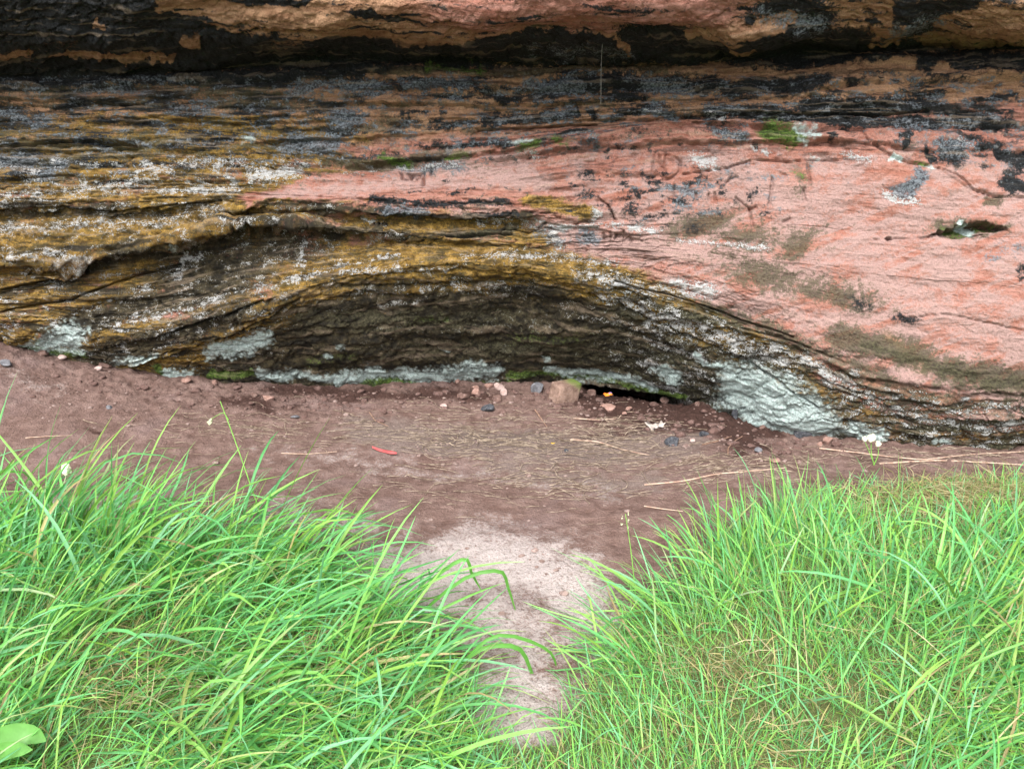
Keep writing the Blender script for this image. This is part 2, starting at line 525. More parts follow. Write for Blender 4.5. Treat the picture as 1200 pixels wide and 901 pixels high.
# --- white crust
Wt = M['white']
for a in [([(0, 235), (60, 225), (140, 215), (220, 190)], 22, .66), ([(160, 200), (240, 190), (320, 195)], 14, .66), ([(120, 215), (200, 222), (280, 222)], 9, .8),
          ([(-300, 265), (0, 270), (90, 262), (180, 262), (260, 248)], 17, .68), ([(0, 300), (70, 298), (120, 300)], 10, .72), ([(300, 205), (350, 200)], 12, .9),
          ([(205, 325), (215, 305), (235, 300)], 8, .8), ([(300, 345), (350, 325), (400, 308), (470, 300)], 7, .72), ([(130, 385), (220, 362), (280, 340)], 8, .66),
          ([(350, 275), (360, 310)], 8, .72), ([(400, 320), (480, 315), (540, 312)], 6, .7), ([(540, 302), (640, 302), (720, 310)], 9, .72),
          ([(640, 268), (720, 262), (780, 275)], 6, .8), ([(645, 275), (665, 290)], 12, .72), ([(680, 320), (760, 340), (830, 345)], 13, .75),
          ([(790, 335), (840, 340)], 11, .92), ([(700, 345), (780, 370), (860, 400), (920, 430)], 12, .78), ([(760, 375), (840, 400), (890, 430)], 10, .7),
          ([(900, 405), (960, 430), (1000, 455)], 10, .85), ([(970, 440), (1040, 475), (1100, 495), (1180, 500)], 10, .68), ([(420, 345), (520, 335), (620, 340)], 10, .62),
          ([(440, 360), (500, 350)], 6, .66), ([(560, 345), (640, 350)], 5, .62), ([(680, 370), (740, 380)], 6, .6), ([(815, 185), (835, 192)], 12, .95),
          ([(830, 285), (800, 283), (900, 290)], 5, .7), ([(460, 195), (540, 192)], 5, .75), ([(400, 205), (440, 200)], 4, .7), ([(870, 170), (900, 178)], 5, .8),
          ([(990, 178), (1020, 188)], 8, .85), ([(1040, 230), (1070, 238)], 7, .85), ([(830, 130), (850, 140)], 4, .8), ([(760, 130), (780, 136)], 3, .7),
          ([(1130, 165), (1150, 175)], 5, .55), ([(430, 285), (470, 275)], 6, .68), ([(560, 260), (640, 262)], 6, .7), ([(430, 258), (450, 262)], 5, .8), ([(580, 300), (650, 285)], 6, .6),
          ([(120, 300), (60, 310)], 6, .75), ([(690, 248), (700, 256)], 6, .95), ([(850, 430), (920, 470), (970, 500)], 8, .5), ([(0, 195), (30, 198)], 8, .65), ([(450, 390), (640, 380)], 25, .42),
          ([(60, 380), (300, 360)], 40, .46), ([(700, 400), (860, 440)], 18, .46), ([(470, 330), (640, 335)], 12, .5), ([(300, 300), (380, 290)], 25, .5), ([(330, 185), (380, 195)], 8, .6), ([(600, 170), (640, 185)], 8, .6)]:
    stroke(Wt, *a)
# --- mint lichen
Mi = M['mint']
for a in [([(55, 402), (85, 393)], 14, 1.1), ([(30, 402), (60, 408)], 4, .9), ([(100, 412), (70, 408)], 6, .9), ([(138, 425), (175, 420)], 6, 1.0), ([(196, 436), (222, 440)], 6, 1.1),
          ([(248, 415), (275, 408), (308, 396)], 8.5, 1.2), ([(285, 416), (300, 410)], 4, .8), ([(180, 420), (190, 414)], 3, .8), ([(300, 436), (350, 440), (400, 446)], 5, 1.05), ([(400, 445), (450, 440), (520, 442)], 7, 1.0),
          ([(430, 436), (440, 437)], 8, 1.1), ([(520, 440), (580, 434)], 8, 1.05), ([(550, 428), (570, 430)], 7, .95), ([(640, 434), (690, 440), (740, 446), (770, 452)], 5, 1.1),
          ([(660, 448), (720, 450)], 3, .7), ([(777, 432), (792, 440)], 8, 1.15), ([(762, 431), (766, 433)], 4, .8), ([(868, 455), (910, 472), (950, 492)], 25, 1.4), ([(850, 460), (875, 470)], 8, .9), ([(868, 485), (885, 492)], 7, 1.0),
          ([(815, 415), (835, 425), (860, 432)], 3.5, .95), ([(920, 455), (935, 462)], 5, .8), ([(885, 490), (940, 505)], 8, 1.1), ([(1000, 505), (1030, 512)], 9, 1.15), ([(985, 502), (1000, 512)], 5, .8),
          ([(940, 152), (955, 155)], 6, 1.1), ([(1128, 264), (1142, 270)], 4, 1.3), ([(1046, 186), (1056, 187)], 3, 1.1), ([(1087, 194), (1092, 195)], 2, .9),
          ([(595, 167), (612, 164)], 4, .95), ([(200, 290), (206, 289)], 3, .9), ([(380, 417), (386, 418)], 3, .8), ([(400, 405), (404, 406)], 3, .75), ([(95, 388), (102, 390)], 4, .8), ([(520, 410), (523, 411)], 2.5, .8),
          ([(288, 164), (296, 165)], 4, .8), ([(635, 420), (640, 420)], 2.5, .75), ([(1095, 518), (1110, 520)], 3, .9), ([(945, 165), (935, 160)], 3, .8), ([(948, 183), (955, 188)], 5, .6)]:
    stroke(Mi, *a)
blob(Mi, 480, 442, 120, 5, 0, .6)
# --- moss
Mo = M['moss']
for a in [([(25, 405), (60, 414), (100, 416)], 4, 1.0), ([(45, 402), (55, 405)], 5, .8), ([(180, 432), (200, 440)], 4, 1.0), ([(250, 438), (290, 436)], 4, 1.0), ([(430, 449), (500, 450)], 4, .9),
          ([(600, 440), (660, 438), (700, 446), (760, 455), (800, 465)], 4.5, 1.0), ([(640, 434), (650, 440)], 5, .8), ([(900, 152), (930, 158)], 10, 1.2), ([(610, 170), (625, 168)], 7, .8), ([(645, 165), (655, 172)], 6, .7),
          ([(1080, 192), (1086, 194)], 3, .9), ([(1110, 272), (1160, 268)], 5, .7), ([(480, 380), (520, 372)], 12, .40), ([(600, 395), (680, 395)], 12, .40), ([(360, 425), (420, 415)], 10, .40), ([(450, 185), (480, 190)], 4, .8),
          ([(530, 185), (545, 182)], 4, .85), ([(500, 78), (560, 82)], 5, .7), ([(540, 455), (600, 447)], 4, .8), ([(930, 205), (940, 208)], 8, .5)]:
    stroke(Mo, *a)
# --- broad mottling that follows the beds
lipz = 1 - sstep(58, 72, wpy)
st = fbm(PXG / 95, P / 6.5, 4, 361, .6)
M['black'] += lipz * (0.22 * st * (0.4 + 0.6 * sstep(18, 40, wpy)))
M['black'] = np.maximum(M['black'], lipz * (0.26 + 0.5 * st))
up_zone = sstep(78, 92, wpy) * (1 - sstep(0, 60, wpy - np.interp(wpx, [-300, 0, 300, 600, 800, 1000, 1200, 1500], [200, 200, 190, 165, 130, 140, 190, 200])))
f1 = fbm(PXG / 70, bed / 11, 4, 301, .6); f2 = fbm(PXG / 26, bed / 9, 4, 311, .6); f3 = fbm(PXG / 120, bed / 16, 3, 321)
M['black'] = np.maximum(M['black'], up_zone * (0.40 + 0.42 * f1))
M['grey'] = np.maximum(M['grey'], up_zone * (0.30 + 0.40 * f2))
M['olive'] = np.maximum(M['olive'], up_zone * (0.38 + 0.45 * f3) * (1 - 0.35 * sstep(500, 1000, wpx)))
M['umber'] = np.maximum(M['umber'], up_zone * (1 - sstep(330, 640, wpx)) * (0.66 + 0.5 * f1 - .5 * sstep(115, 165, wpy)))
M['umber'] = np.maximum(M['umber'], sstep(150, 210, wpy) * (1 - sstep(350, 640, wpx)) * (0.34 + 0.55 * f1))
mid = np.exp(-((wpx - 770) / 170) ** 2 - ((wpy - 225) / 60) ** 2)
M['black'] = np.maximum(M['black'], mid * (0.42 + 0.40 * f2))
M['grey'] = np.maximum(M['grey'], np.exp(-((wpx - 820) / 200) ** 2 - ((wpy - 215) / 60) ** 2) * (0.28 + 0.5 * f1))
M['olive'] = np.maximum(M['olive'], np.exp(-((wpx - 880) / 120) ** 2 - ((wpy - 285) / 45) ** 2) * (0.45 + 0.4 * f2))
low_r = sstep(640, 760, wpx) * sstep(0, 34, wpy - np.interp(wpx, [640, 760, 860, 950, 1050, 1200, 1500], [285, 318, 352, 390, 432, 452, 460]))
M['olive'] = np.maximum(M['olive'], low_r * (0.56 + 0.42 * f3))
M['umber'] = np.maximum(M['umber'], low_r * (0.50 + 0.45 * f1))
M['white'] = np.maximum(M['white'], low_r * (0.50 + 0.32 * f2))
M['white'] = np.maximum(M['white'], (1 - sstep(300, 620, wpx)) * sstep(165, 190, wpy) * (1 - 0.35 * inside) * (0.39 + 0.32 * f2 + .15 * f1))
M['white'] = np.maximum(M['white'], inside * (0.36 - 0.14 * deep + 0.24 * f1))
for k_ in ('umber', 'white', 'ochre'):
    stroke(M[k_], [(360, 224), (470, 213), (640, 214)], 9, .5, neg=True)
    stroke(M[k_], [(285, 233), (360, 224)], 5, .4, neg=True)
M['bloom'] = sstep(300, 560, wpx) * (0.45 + 0.5 * fbm(PXG / 60, P / 30, 4, 331, .6)) * sstep(140, 190, wpy)
dg = fbm((PXG * .93 - P * .37) / 110, (PXG * .37 + P * .93) / 13, 4, 351, .6)
M['bloom'] = np.maximum(M['bloom'], sstep(560, 760, wpx) * sstep(180, 230, wpy) * (0.45 + 0.75 * dg))
stroke(M['bloom'], [(320, 230), (470, 216), (640, 212)], 14, .7)
M['black'] = np.maximum(M['black'], np.exp(-((wpx - 540) / 90) ** 2 - ((wpy - 222) / 14) ** 2) * (0.40 + .5 * f2))
stroke(M['bloom'], [(640, 272), (760, 290), (860, 300), (960, 330)], 18, .9)
stroke(M['bloom'], [(460, 195), (560, 200), (640, 215)], 12, .9)
stroke(M['bloom'], [(840, 190), (900, 225), (980, 240)], 26, .8)
stroke(M['bloom'], [(1080, 260), (1000, 300), (1150, 390)], 30, .7)
# fine bedding laminae: they follow the rows of the beds
bedR = np.broadcast_to(P.mean(1, keepdims=True), P.shape) + 3.0 * fbm(PXG / 90, P / 60, 3, 371) + 1.0 * fbm(PXG / 18, P / 9, 2, 375)
M['strat'] = 0.5 + 0.55 * (0.6 * fbm(PXG / 150, bedR / 5.5, 3, 381, .6) + 0.6 * fbm(PXG / 60, bedR / 2.2, 2, 391))
# smooth sandstone on the right
M['smooth'] = sstep(560, 820, wpx) * sstep(170, 215, wpy) * (1 - sstep(-60, 10, wpy - ridge_y(wpx) + 45))
stroke(M['smooth'], [(200, 0), (400, 14), (620, 6), (860, 0), (1250, 0)], 26, .85)
stroke(M['smooth'], [(330, 225), (480, 215), (620, 215)], 16, .9)

# --- displacement in metres (towards the viewer's side along the face normal)
amp = 1 - 0.72 * np.clip(M['smooth'], 0, 1)
sw = bed + 10 * fbm(PXG / 180, P / 70, 3, 51) + 2.5 * fbm(PXG / 30, P / 12, 3, 53)
disp = np.zeros_like(P)
for per, a, sd_ in ((31.0, 0.038, 61), (15.5, 0.020, 63), (7.3, 0.009, 65)):
    ph = sw / per + 0.35 * np.sin(sw / (per * 2.7))
    fr = ph - np.floor(ph)
    idx = np.floor(ph)
    strength = np.clip(0.25 + 1.2 * noise2(PXG / (per * 9) + idx * 7.7, idx * 3.1, sd_), 0, 1)
    saw = np.where(fr < 0.90, fr / 0.90, (1 - fr) / 0.10) - 0.4
    disp += a * saw * strength
disp *= amp * (1 - 0.75 * (P < 70)) * (1 - 0.45 * inside)
disp *= 1 - 0.7 * np.clip(M['mint'], 0, 1)
disp += 0.030 * fbm(PXG / 110, P / 60, 3, 71) * (0.5 + 0.5 * amp)
disp += 0.010 * fbm(PXG / 24, P / 11, 3, 75) * amp + 0.0045 * fbm(PXG / 9, P / 5, 3, 79) * (0.3 + 0.7 * amp)
rg = 1 - np.abs(fbm(PXG / 40, P / 14, 3, 83))
disp -= 0.012 * np.clip(rg - 0.86, 0, 1) / 0.14 * amp


lipm = np.exp(-((P - 8) / 34) ** 2)
disp += lipm * (0.025 * np.clip(fbm(PXG / 120, P / 60, 2, 341), -.3, 1) + 0.007 * fbm(PXG / 40, P / 20, 3, 345))
for cx, cy, rx, ry, a in [(650, 2, 100, 26, .035), (780, 2, 60, 24, .035), (330, 22, 110, 12, .02), (1170, 14, 60, 26, .04), (1000, 110, 60, 14, .03), (900, 40, 50, 16, .03)]:
    disp += a * np.exp(-((wpx - cx) / rx) ** 4 - ((wpy - cy) / ry) ** 4)


def groove(pts, w, depth):
    xs = [p[0] for p in pts]
    j0, j1 = np.searchsorted(cols, [min(xs) - 40, max(xs) + 40])
    qx = PXG[:, j0:j1] + 1.6 * W1x[:, j0:j1]; qy = P[:, j0:j1] + 1.2 * W1y[:, j0:j1]
    d = seg_dist(pts, qx, qy) / (w * .55)
    disp[:, j0:j1] -= 1.6 * depth * np.exp(-d * d)


def pocket(cx, cy, rx, ry, depth):
    d = np.hypot((wpx - cx) / rx, (wpy - cy) / ry)
    disp[...] -= depth * (1 - sstep(0.75, 1.05, d))


# bedding cracks
for pts, w, dp in [([(800, 146), (870, 147), (940, 149), (1010, 150), (1016, 165), (1040, 184), (1062, 190), (1100, 196)], 1.4, .016),
                   ([(1100, 196), (1120, 205), (1140, 222), (1165, 230), (1200, 232), (1400, 236)], 1.4, .014),
                   ([(960, 108), (1000, 98), (1060, 97), (1120, 95), (1200, 92), (1400, 88)], 2.2, .008),
                   ([(940, 133), (1030, 134), (1090, 130)], 1.6, .03), ([(400, 198), (430, 196), (480, 187), (550, 184), (640, 166), (700, 165), (800, 146)], 2.0, .008),
                   ([(1020, 150), (1110, 151), (1200, 150)], 1.2, .015), ([(0, 172), (90, 168), (160, 172)], 2, .03),
                   ([(800, 206), (850, 198), (880, 188), (940, 187), (1000, 187)], 1.3, .018), ([(1010, 365), (1060, 372), (1110, 368), (1200, 388), (1350, 410)], 1.3, .009),
                   ([(980, 430), (1020, 445), (1060, 448), (1110, 455), (1200, 462)], 2.0, .008), ([(560, 153), (640, 149), (700, 146)], 1.4, .025),
                   ([(0, 246), (60, 244), (140, 246), (210, 240), (260, 236)], 1.8, .035), ([(0, 340), (60, 328), (115, 302)], 2.0, .04),
                   ([(0, 366), (80, 352), (150, 326), (210, 310)], 1.6, .03), ([(330, 274), (400, 280), (480, 272), (600, 274)], 2.0, .04),
                   ([(100, 412), (180, 396), (250, 372), (310, 352)], 1.8, .035), ([(150, 425), (230, 405), (300, 378), (350, 352)], 1.8, .03), ([(330, 352), (400, 325), (480, 318), (580, 315)], 2.0, .010),
                   ([(580, 316), (660, 330), (740, 342)], 1.8, .012), ([(400, 338), (500, 332), (600, 330), (690, 345)], 1.8, .016), ([(690, 345), (760, 372), (850, 412), (900, 440), (960, 478)], 1.8, .022),
                   ([(640, 262), (620, 270), (590, 268)], 1.5, .02), ([(700, 232), (712, 240), (720, 258)], 1.3, .02), ([(1020, 280), (1060, 279), (1150, 276)], .9, .012), ([(720, 330), (800, 350), (860, 372), (930, 395)], 1.5, .025), ([(870, 385), (930, 400), (990, 425)], 1.4, .02)]:
    groove(pts, w, dp)
ptop = np.interp(wpx, [1082, 1100, 1118, 1140, 1158, 1172, 1180], [277, 271, 266, 262, 263, 267, 272]); pbot = np.interp(wpx, [1082, 1130, 1180], [278, 278, 272])
disp -= 0.11 * sstep(0, 2.0, wpy - ptop) * np.clip((pbot - wpy) / 11, 0, 1) ** .8 * (wpx > 1080) * (wpx < 1182)
pocket(1038, 279, 6, 2.4, 0.05)


def ledge(pts, depth, reach=13.0, undercut=7.0):
    """a bed that stands proud above the line and is cut back below it"""
    xs = np.array([q[0] for q in pts], float); ys = np.array([q[1] for q in pts], float)
    j0, j1 = np.searchsorted(cols, [xs[0] - 14, xs[-1] + 14])
    if j1 - j0 < 2: return
    sl = np.s_[:, j0:j1]
    X_, P_ = PXG[sl], P[sl]
    ly = np.interp(X_, xs, ys) + 1.8 * W1y[sl] + 1.2 * noise2(X_ / 11, X_ * 0 + depth * 900, 77)
    on = sstep(xs[0] - 12, xs[0] + 14, X_) * (1 - sstep(xs[-1] - 14, xs[-1] + 12, X_))
    d = ly - P_
    prof = np.where(d > 0, np.exp(-np.abs(d) / reach), -0.8 * np.exp(-np.abs(d) / undercut)) * sstep(-3 * undercut, -2 * undercut, d)
    soft = np.tanh(d / 0.8) * 0.5 + 0.5
    prof = np.where(np.abs(d) < 2.0, soft * np.exp(-np.abs(d) / reach) - (1 - soft) * 0.8 * np.exp(-np.abs(d) / undercut), prof)
    disp[sl] += depth * prof * on * (0.75 + 0.5 * noise2(X_ / 60, P_ / 40, 81))


for pts, dp in [([(380, 122), (560, 124), (700, 122), (800, 117)], .026), ([(560, 153), (640, 149), (700, 146)], .018), ([(400, 199), (470, 190), (550, 184), (640, 168), (700, 166), (800, 147), (900, 148), (1010, 150)], .030),
                ([(955, 110), (1000, 99), (1060, 98), (1200, 93), (1400, 88)], .040), ([(-300, 250), (0, 247), (140, 247), (260, 237)], .030), ([(270, 243), (400, 245), (520, 257), (630, 254)], .030),
                ([(40, 338), (80, 318), (130, 299), (220, 289), (260, 274), (300, 263), (345, 266), (400, 277)], .030), ([(-300, 360), (0, 342), (60, 328), (118, 303)], .030), ([(330, 354), (400, 326), (480, 319), (580, 316), (660, 331), (740, 345)], .009),
                ([(0, 173), (90, 169), (165, 173)], .026), ([(850, 384), (930, 406), (1000, 441), (1060, 450), (1110, 457), (1200, 463), (1400, 470)], .026), ([(1014, 152), (1040, 185), (1100, 197), (1140, 223), (1200, 233), (1400, 240)], .007),
                ([(150, 215), (230, 210), (330, 214)], .018), ([(0, 212), (70, 206), (130, 209)], .02), ([(180, 140), (300, 146), (400, 142)], .02), ([(0, 118), (120, 120), (260, 112), (380, 108)], .022), ([(720, 332), (800, 351), (860, 374), (930, 397)], .016),
                ([(100, 414), (180, 397), (250, 373), (320, 350)], .024), ([(150, 428), (230, 406), (300, 380), (350, 356)], .022), ([(820, 130), (900, 133), (1010, 137)], .016), ([(640, 262), (700, 268), (760, 284)], .014)]:
    ledge(pts, dp)
rr_ = np.random.default_rng(5)
for k in range(26):           # short proud beds through the upper and left wall
    right = rr_.random() < .45
    x0 = rr_.uniform(380, 950) if right else rr_.uniform(-60, 380)
    L_ = rr_.uniform(90, 320)
    y0 = rr_.uniform(92, 165) if right else rr_.uniform(98, 345)
    xs = np.arange(x0, x0 + L_, 22.0)
    sl = rr_.uniform(-.06, .04) if y0 < 240 else rr_.uniform(-.32, -.12)
    ys = y0 + sl * (xs - x0) + np.cumsum(rr_.normal(size=len(xs)) * .9)
    ledge(list(zip(xs, ys)), rr_.uniform(.010, .026), rr_.uniform(5, 12), rr_.uniform(3, 5))
for k in range(9):            # fine curving beds inside the alcove
    fr = (k + 0.8 + rr_.uniform(-.25, .25)) / 9.6
    x0, x1 = rr_.uniform(250, 420), rr_.uniform(720, 960)
    xs = np.arange(x0, x1, 30.0)
    ys = ridge_y(xs) * (1 - fr) + np.interp(xs, CONTACT[:, 0], CONTACT[:, 1]) * fr + rr_.normal(size=len(xs)) * 1.0
    ledge(list(zip(xs, ys)), rr_.uniform(.004, .011), 6, 3)

pocket(295, 272, 30, 9, 0.06)
# letters and marks scratched into the soft face
for pts in [[(470, 202), (471, 210), (477, 210)], [(482, 203), (481, 210)], [(478, 203), (485, 202), (484, 206), (480, 206)], [(489, 209), (487, 203), (493, 202), (492, 206), (488, 207)], [(497, 196), (497, 216)], [(505, 194), (505, 204)],
            [(707, 273), (709, 284)], [(715, 272), (717, 284)], [(708, 279), (716, 278)], [(722, 275), (720, 283)], [(722, 275), (728, 273), (726, 278), (722, 278)], [(730, 272), (732, 282)], [(734, 281), (737, 276), (741, 283)],
            [(768, 176), (766, 192), (764, 208)], [(772, 181), (773, 190), (778, 198)], [(780, 180), (779, 195), (777, 210)], [(781, 182), (790, 184), (798, 191), (796, 202), (786, 209), (778, 211)],
            [(816, 228), (817, 236)], [(831, 228), (831, 235)], [(838, 227), (838, 236)], [(852, 214), (856, 209), (864, 208)], [(862, 232), (870, 238), (878, 245), (880, 258), (883, 264)], [(903, 210), (904, 222), (902, 240)], [(946, 192), (948, 205), (949, 217)],
            [(914, 203), (921, 206)], [(942, 222), (944, 234)], [(790, 218), (791, 232)], [(918, 260), (924, 256)], [(878, 246), (886, 243)]]:
    groove(pts, 2.4, 0.022 if pts[0][0] < 520 else 0.013)

N0 = grid_normals(np.stack([blur_rows(V[..., i], 4, 1) for i in range(3)], -1))
if N0[..., 1].mean() > 0: N0 = -N0
V = V + N0 * disp[..., None]
# skirt rows: up the cliff and down below the soil (or back into the cavity)
top = [V[0] + np.array([0, 0.25, 1.2]), V[0] + np.array([0, 0.9, 3.5])]
cav = (sstep(672, 700, cols) * (1 - sstep(785, 822, cols)))[:, None]
last = V[-1]
low1 = last + (1 - cav) * np.array([0, 0.02, -0.10]) + cav * np.array([0, 0.25, 0.035])
low2 = last + (1 - cav) * np.array([0, 0.10, -0.35]) + cav * np.array([0, 0.9, 0.02])
low3 = last + (1 - cav) * np.array([0, 0.30, -0.60]) + cav * np.array([0, 1.3, -0.6])
full = np.concatenate([top[1][None], top[0][None], V, low1[None], low2[None], low3[None]])
Nf = grid_normals(full)
if Nf[..., 1].mean() > 0: Nf = -Nf


def pad(a): return np.concatenate([a[:1], a[:1], a, a[-1:], a[-1:], a[-1:]])


# ---- rock material
t = NT('sandstone', rough=0.88, spec=0.25)
n_mid = t.noise(22, 7, 0.72)
n_fine = t.noise(90, 3, 0.72)
n_bed = t.noise(9, 6, 0.65, stretch=(1.0, 1.0, 5.0))
n_edge = t.math('ADD', t.math('MULTIPLY', n_mid, 0.6), t.math('MULTIPLY', n_fine, 0.4))
grain = t.noise(190, 1, 0.6)
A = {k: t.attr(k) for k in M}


def layer(prev, colr, name, k=1.8, e=0.12, noise=None, limit=1.0):
    x = t.math('ADD', A[name], t.math('MULTIPLY', t.math('SUBTRACT', noise or n_edge, 0.5), k))
    f = t.ramp(x, 0.5 - e, 0.5 + e, 0.0, limit)
    f = t.math('MULTIPLY', f, t.ramp(A[name], 0.02, 0.2))
    return t.mix(f, prev, colr), f


pink = t.mix(t.ramp(n_bed, 0.32, 0.68), (0.285, 0.112, 0.078), (0.345, 0.175, 0.14))
pink = t.mix(t.ramp(n_mid, 0.5, 0.72, 0, .4), pink, (0.30, 0.155, 0.125))
bl = t.math('ADD', A['bloom'], t.math('MULTIPLY', t.math('SUBTRACT', n_edge, 0.5), 1.6))
pink = t.mix(t.ramp(bl, 0.32, 0.72, 0, .85), pink, (0.335, 0.225, 0.205))
tan = t.mix(t.ramp(n_bed, 0.3, 0.7), (0.23, 0.115, 0.063), (0.40, 0.235, 0.14))
base = t.mix(t.ramp(A['tan'], 0.2, 0.8), pink, tan)
och_c = t.mix(t.ramp(n_mid, 0.35, 0.65), (0.125, 0.070, 0.011), (0.34, 0.205, 0.047))
och_c = t.mix(t.ramp(n_bed, 0.48, 0.60, 0, .8), och_c, (0.050, 0.040, 0.014))
och_c = t.mix(t.ramp(n_fine, 0.50, 0.64, 0, .65), och_c, (0.038, 0.028, 0.012))
c, _ = layer(base, och_c, 'ochre', 1.6, 0.24)
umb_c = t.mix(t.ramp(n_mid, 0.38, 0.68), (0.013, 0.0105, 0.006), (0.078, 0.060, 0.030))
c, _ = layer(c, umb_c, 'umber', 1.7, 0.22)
c, _ = layer(c, t.mix(t.ramp(n_fine, .3, .7), (0.016, 0.016, 0.009), (0.095, 0.086, 0.048)), 'olive', 2.6, 0.20, limit=.85)
blk = t.mix(t.ramp(n_fine, 0.45, 0.75), (0.007, 0.008, 0.009), (0.030, 0.034, 0.040))
c, fb = layer(c, blk, 'black', 1.7, 0.12)
gry = t.mix(t.ramp(n_fine, 0.35, 0.65), (0.022, 0.027, 0.036), (0.19, 0.215, 0.24))
c, _ = layer(c, gry, 'grey', 2.3, 0.16, limit=.92)
# white crust: round speckles that crowd together where the crust is dense
v1 = t.voronoi(120); v2 = t.voronoi(230)
sp1 = t.math('SUBTRACT', t.math('ADD', A['white'], t.math('MULTIPLY', t.math('SUBTRACT', n_edge, 0.5), 2.2)), t.math('MULTIPLY', v1['Distance'], 0.62))
sp2 = t.math('SUBTRACT', t.math('ADD', A['white'], t.math('MULTIPLY', t.math('SUBTRACT', n_edge, 0.5), 2.6)), t.math('MULTIPLY', v2['Distance'], 0.62))
sp = t.math('MAXIMUM', sp1, sp2)
fw = t.math('MULTIPLY', t.ramp(sp, 0.36, 0.47, 0, .95), t.ramp(A['white'], 0.05, 0.3))
c = t.mix(fw, c, t.mix(n_fine, (0.28, 0.27, 0.255), (0.54, 0.55, 0.56)))
c, _ = layer(c, t.mix(t.ramp(n_fine, 0.3, 0.7), (0.022, 0.045, 0.008), (0.13, 0.20, 0.035)), 'moss', 1.8, 0.2)
v3 = t.voronoi(45)
mx = t.math('ADD', t.math('SUBTRACT', n_edge, t.math('MULTIPLY', v3['Distance'], 0.45)), 0.12)
c, fm = layer(c, t.mix(t.ramp(n_fine, 0.35, 0.65), (0.34, 0.43, 0.41), (0.54, 0.63, 0.62)), 'mint', 1.15, 0.34, noise=mx)
lam = t.math('ADD', A['strat'], t.math('MULTIPLY', t.math('SUBTRACT', n_edge, .5), .5))
lam_s = t.math('MULTIPLY', t.math('SUBTRACT', 1.0, t.math('MULTIPLY', A['smooth'], .85)), t.math('SUBTRACT', 1.0, t.math('MULTIPLY', fm, .75)))
c = t.mix(t.math('MULTIPLY', t.ramp(lam, .46, .20), lam_s), c, t.mix(.60, c, (0.012, 0.010, 0.007)))
c = t.mix(t.math('MULTIPLY', t.ramp(lam, .56, .82, 0, .34), lam_s), c, (0.31, 0.235, 0.17))
c = t.mix(t.math('MULTIPLY', t.ramp(grain, 0.35, 0.65), t.math('SUBTRACT', 0.5, t.math('MULTIPLY', A['smooth'], .22))), c, t.mix(0.6, c, (0.0, 0.0, 0.0)), 'MIX')
c = t.mix(t.ramp(n_fine, 0.56, 0.70, 0, .35), c, t.mix(0.7, c, (0.02, 0.016, 0.012)))
nb = t.bump(lam, 0.6, 0.012)
nb = t.bump(n_mid, 0.6, 0.020, nb)
nb = t.bump(n_fine, 0.8, 0.009, nb)
nb = t.bump(fw, 0.4, 0.004, nb)
nb = t.bump(grain, 0.3, 0.002, nb)
ROCK = t.done(c, nb)

rock = bpy.data.objects.new('rock_shelter', None)
COL.objects.link(rock)
tag(rock, 'banded red sandstone overhang with dark alcove behind the bare earth', kind='structure')
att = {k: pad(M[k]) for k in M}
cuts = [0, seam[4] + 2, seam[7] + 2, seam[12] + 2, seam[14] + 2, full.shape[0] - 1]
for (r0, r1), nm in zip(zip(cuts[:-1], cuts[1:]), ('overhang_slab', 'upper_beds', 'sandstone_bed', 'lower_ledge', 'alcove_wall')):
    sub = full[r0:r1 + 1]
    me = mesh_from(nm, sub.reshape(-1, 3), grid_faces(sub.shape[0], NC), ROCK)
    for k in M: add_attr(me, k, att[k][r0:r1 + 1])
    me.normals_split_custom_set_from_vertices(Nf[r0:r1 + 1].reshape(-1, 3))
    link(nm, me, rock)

# ------------------------------------------------------------------ the ground
cX, cY, cZ = last[:, 0], last[:, 1], last[:, 2]


def ground_h(x, y):
    x = np.asarray(x, float); y = np.asarray(y, float)
    yc = np.interp(x, cX, cY); zc = np.interp(x, cX, cZ) + 0.004
    inr = sstep(-6, -3.2, x) * (1 - sstep(3.2, 6, x))
    h = 0.018 * fbm(x / 0.7, y / 0.5, 3, 91)
    w = sstep(yc - 1.5, yc - 0.05, y) * inr
    h = h * (1 - 0.7 * w) + zc * w
    # hollow in front of the alcove, banks on either side
    h -= 0.035 * np.exp(-((x + 0.05) / 0.9) ** 2 - ((y - 3.15) / 0.45) ** 2)
    h += 0.05 * np.exp(-((x - 1.05) / 0.35) ** 2 - ((y - 3.1) / 0.4) ** 2)
    h += 0.06 * sstep(-0.35, -1.2, x) * (1 - sstep(2.4, 3.0, y)) * sstep(0.0, 1.0, y) + 0.07 * sstep(0.45, 1.2, x) * (1 - sstep(2.6, 3.2, y)) * sstep(0.0, 1.0, y)
    # slump under the cavity
    px = 600 + (x / np.maximum(y, .1)) * FPX * 0.94
    gap = sstep(665, 700, px) * (1 - sstep(790, 825, px))
    h -= gap * 0.30 * sstep(yc + 0.0, yc + 0.45, y)
    h -= gap * 0.058 * sstep(yc - 0.30, yc - 0.02, y)
    soil = sstep(1.0, 1.6, y)
    rough = 0.45 + 0.9 * np.exp(-((yc - y) / 0.45) ** 2)
    h += soil * rough * (0.010 * fbm(x / 0.12, y / 0.12, 3, 95) + 0.007 * fbm(x / 0.04, y / 0.04, 3, 99, .65))
    return h


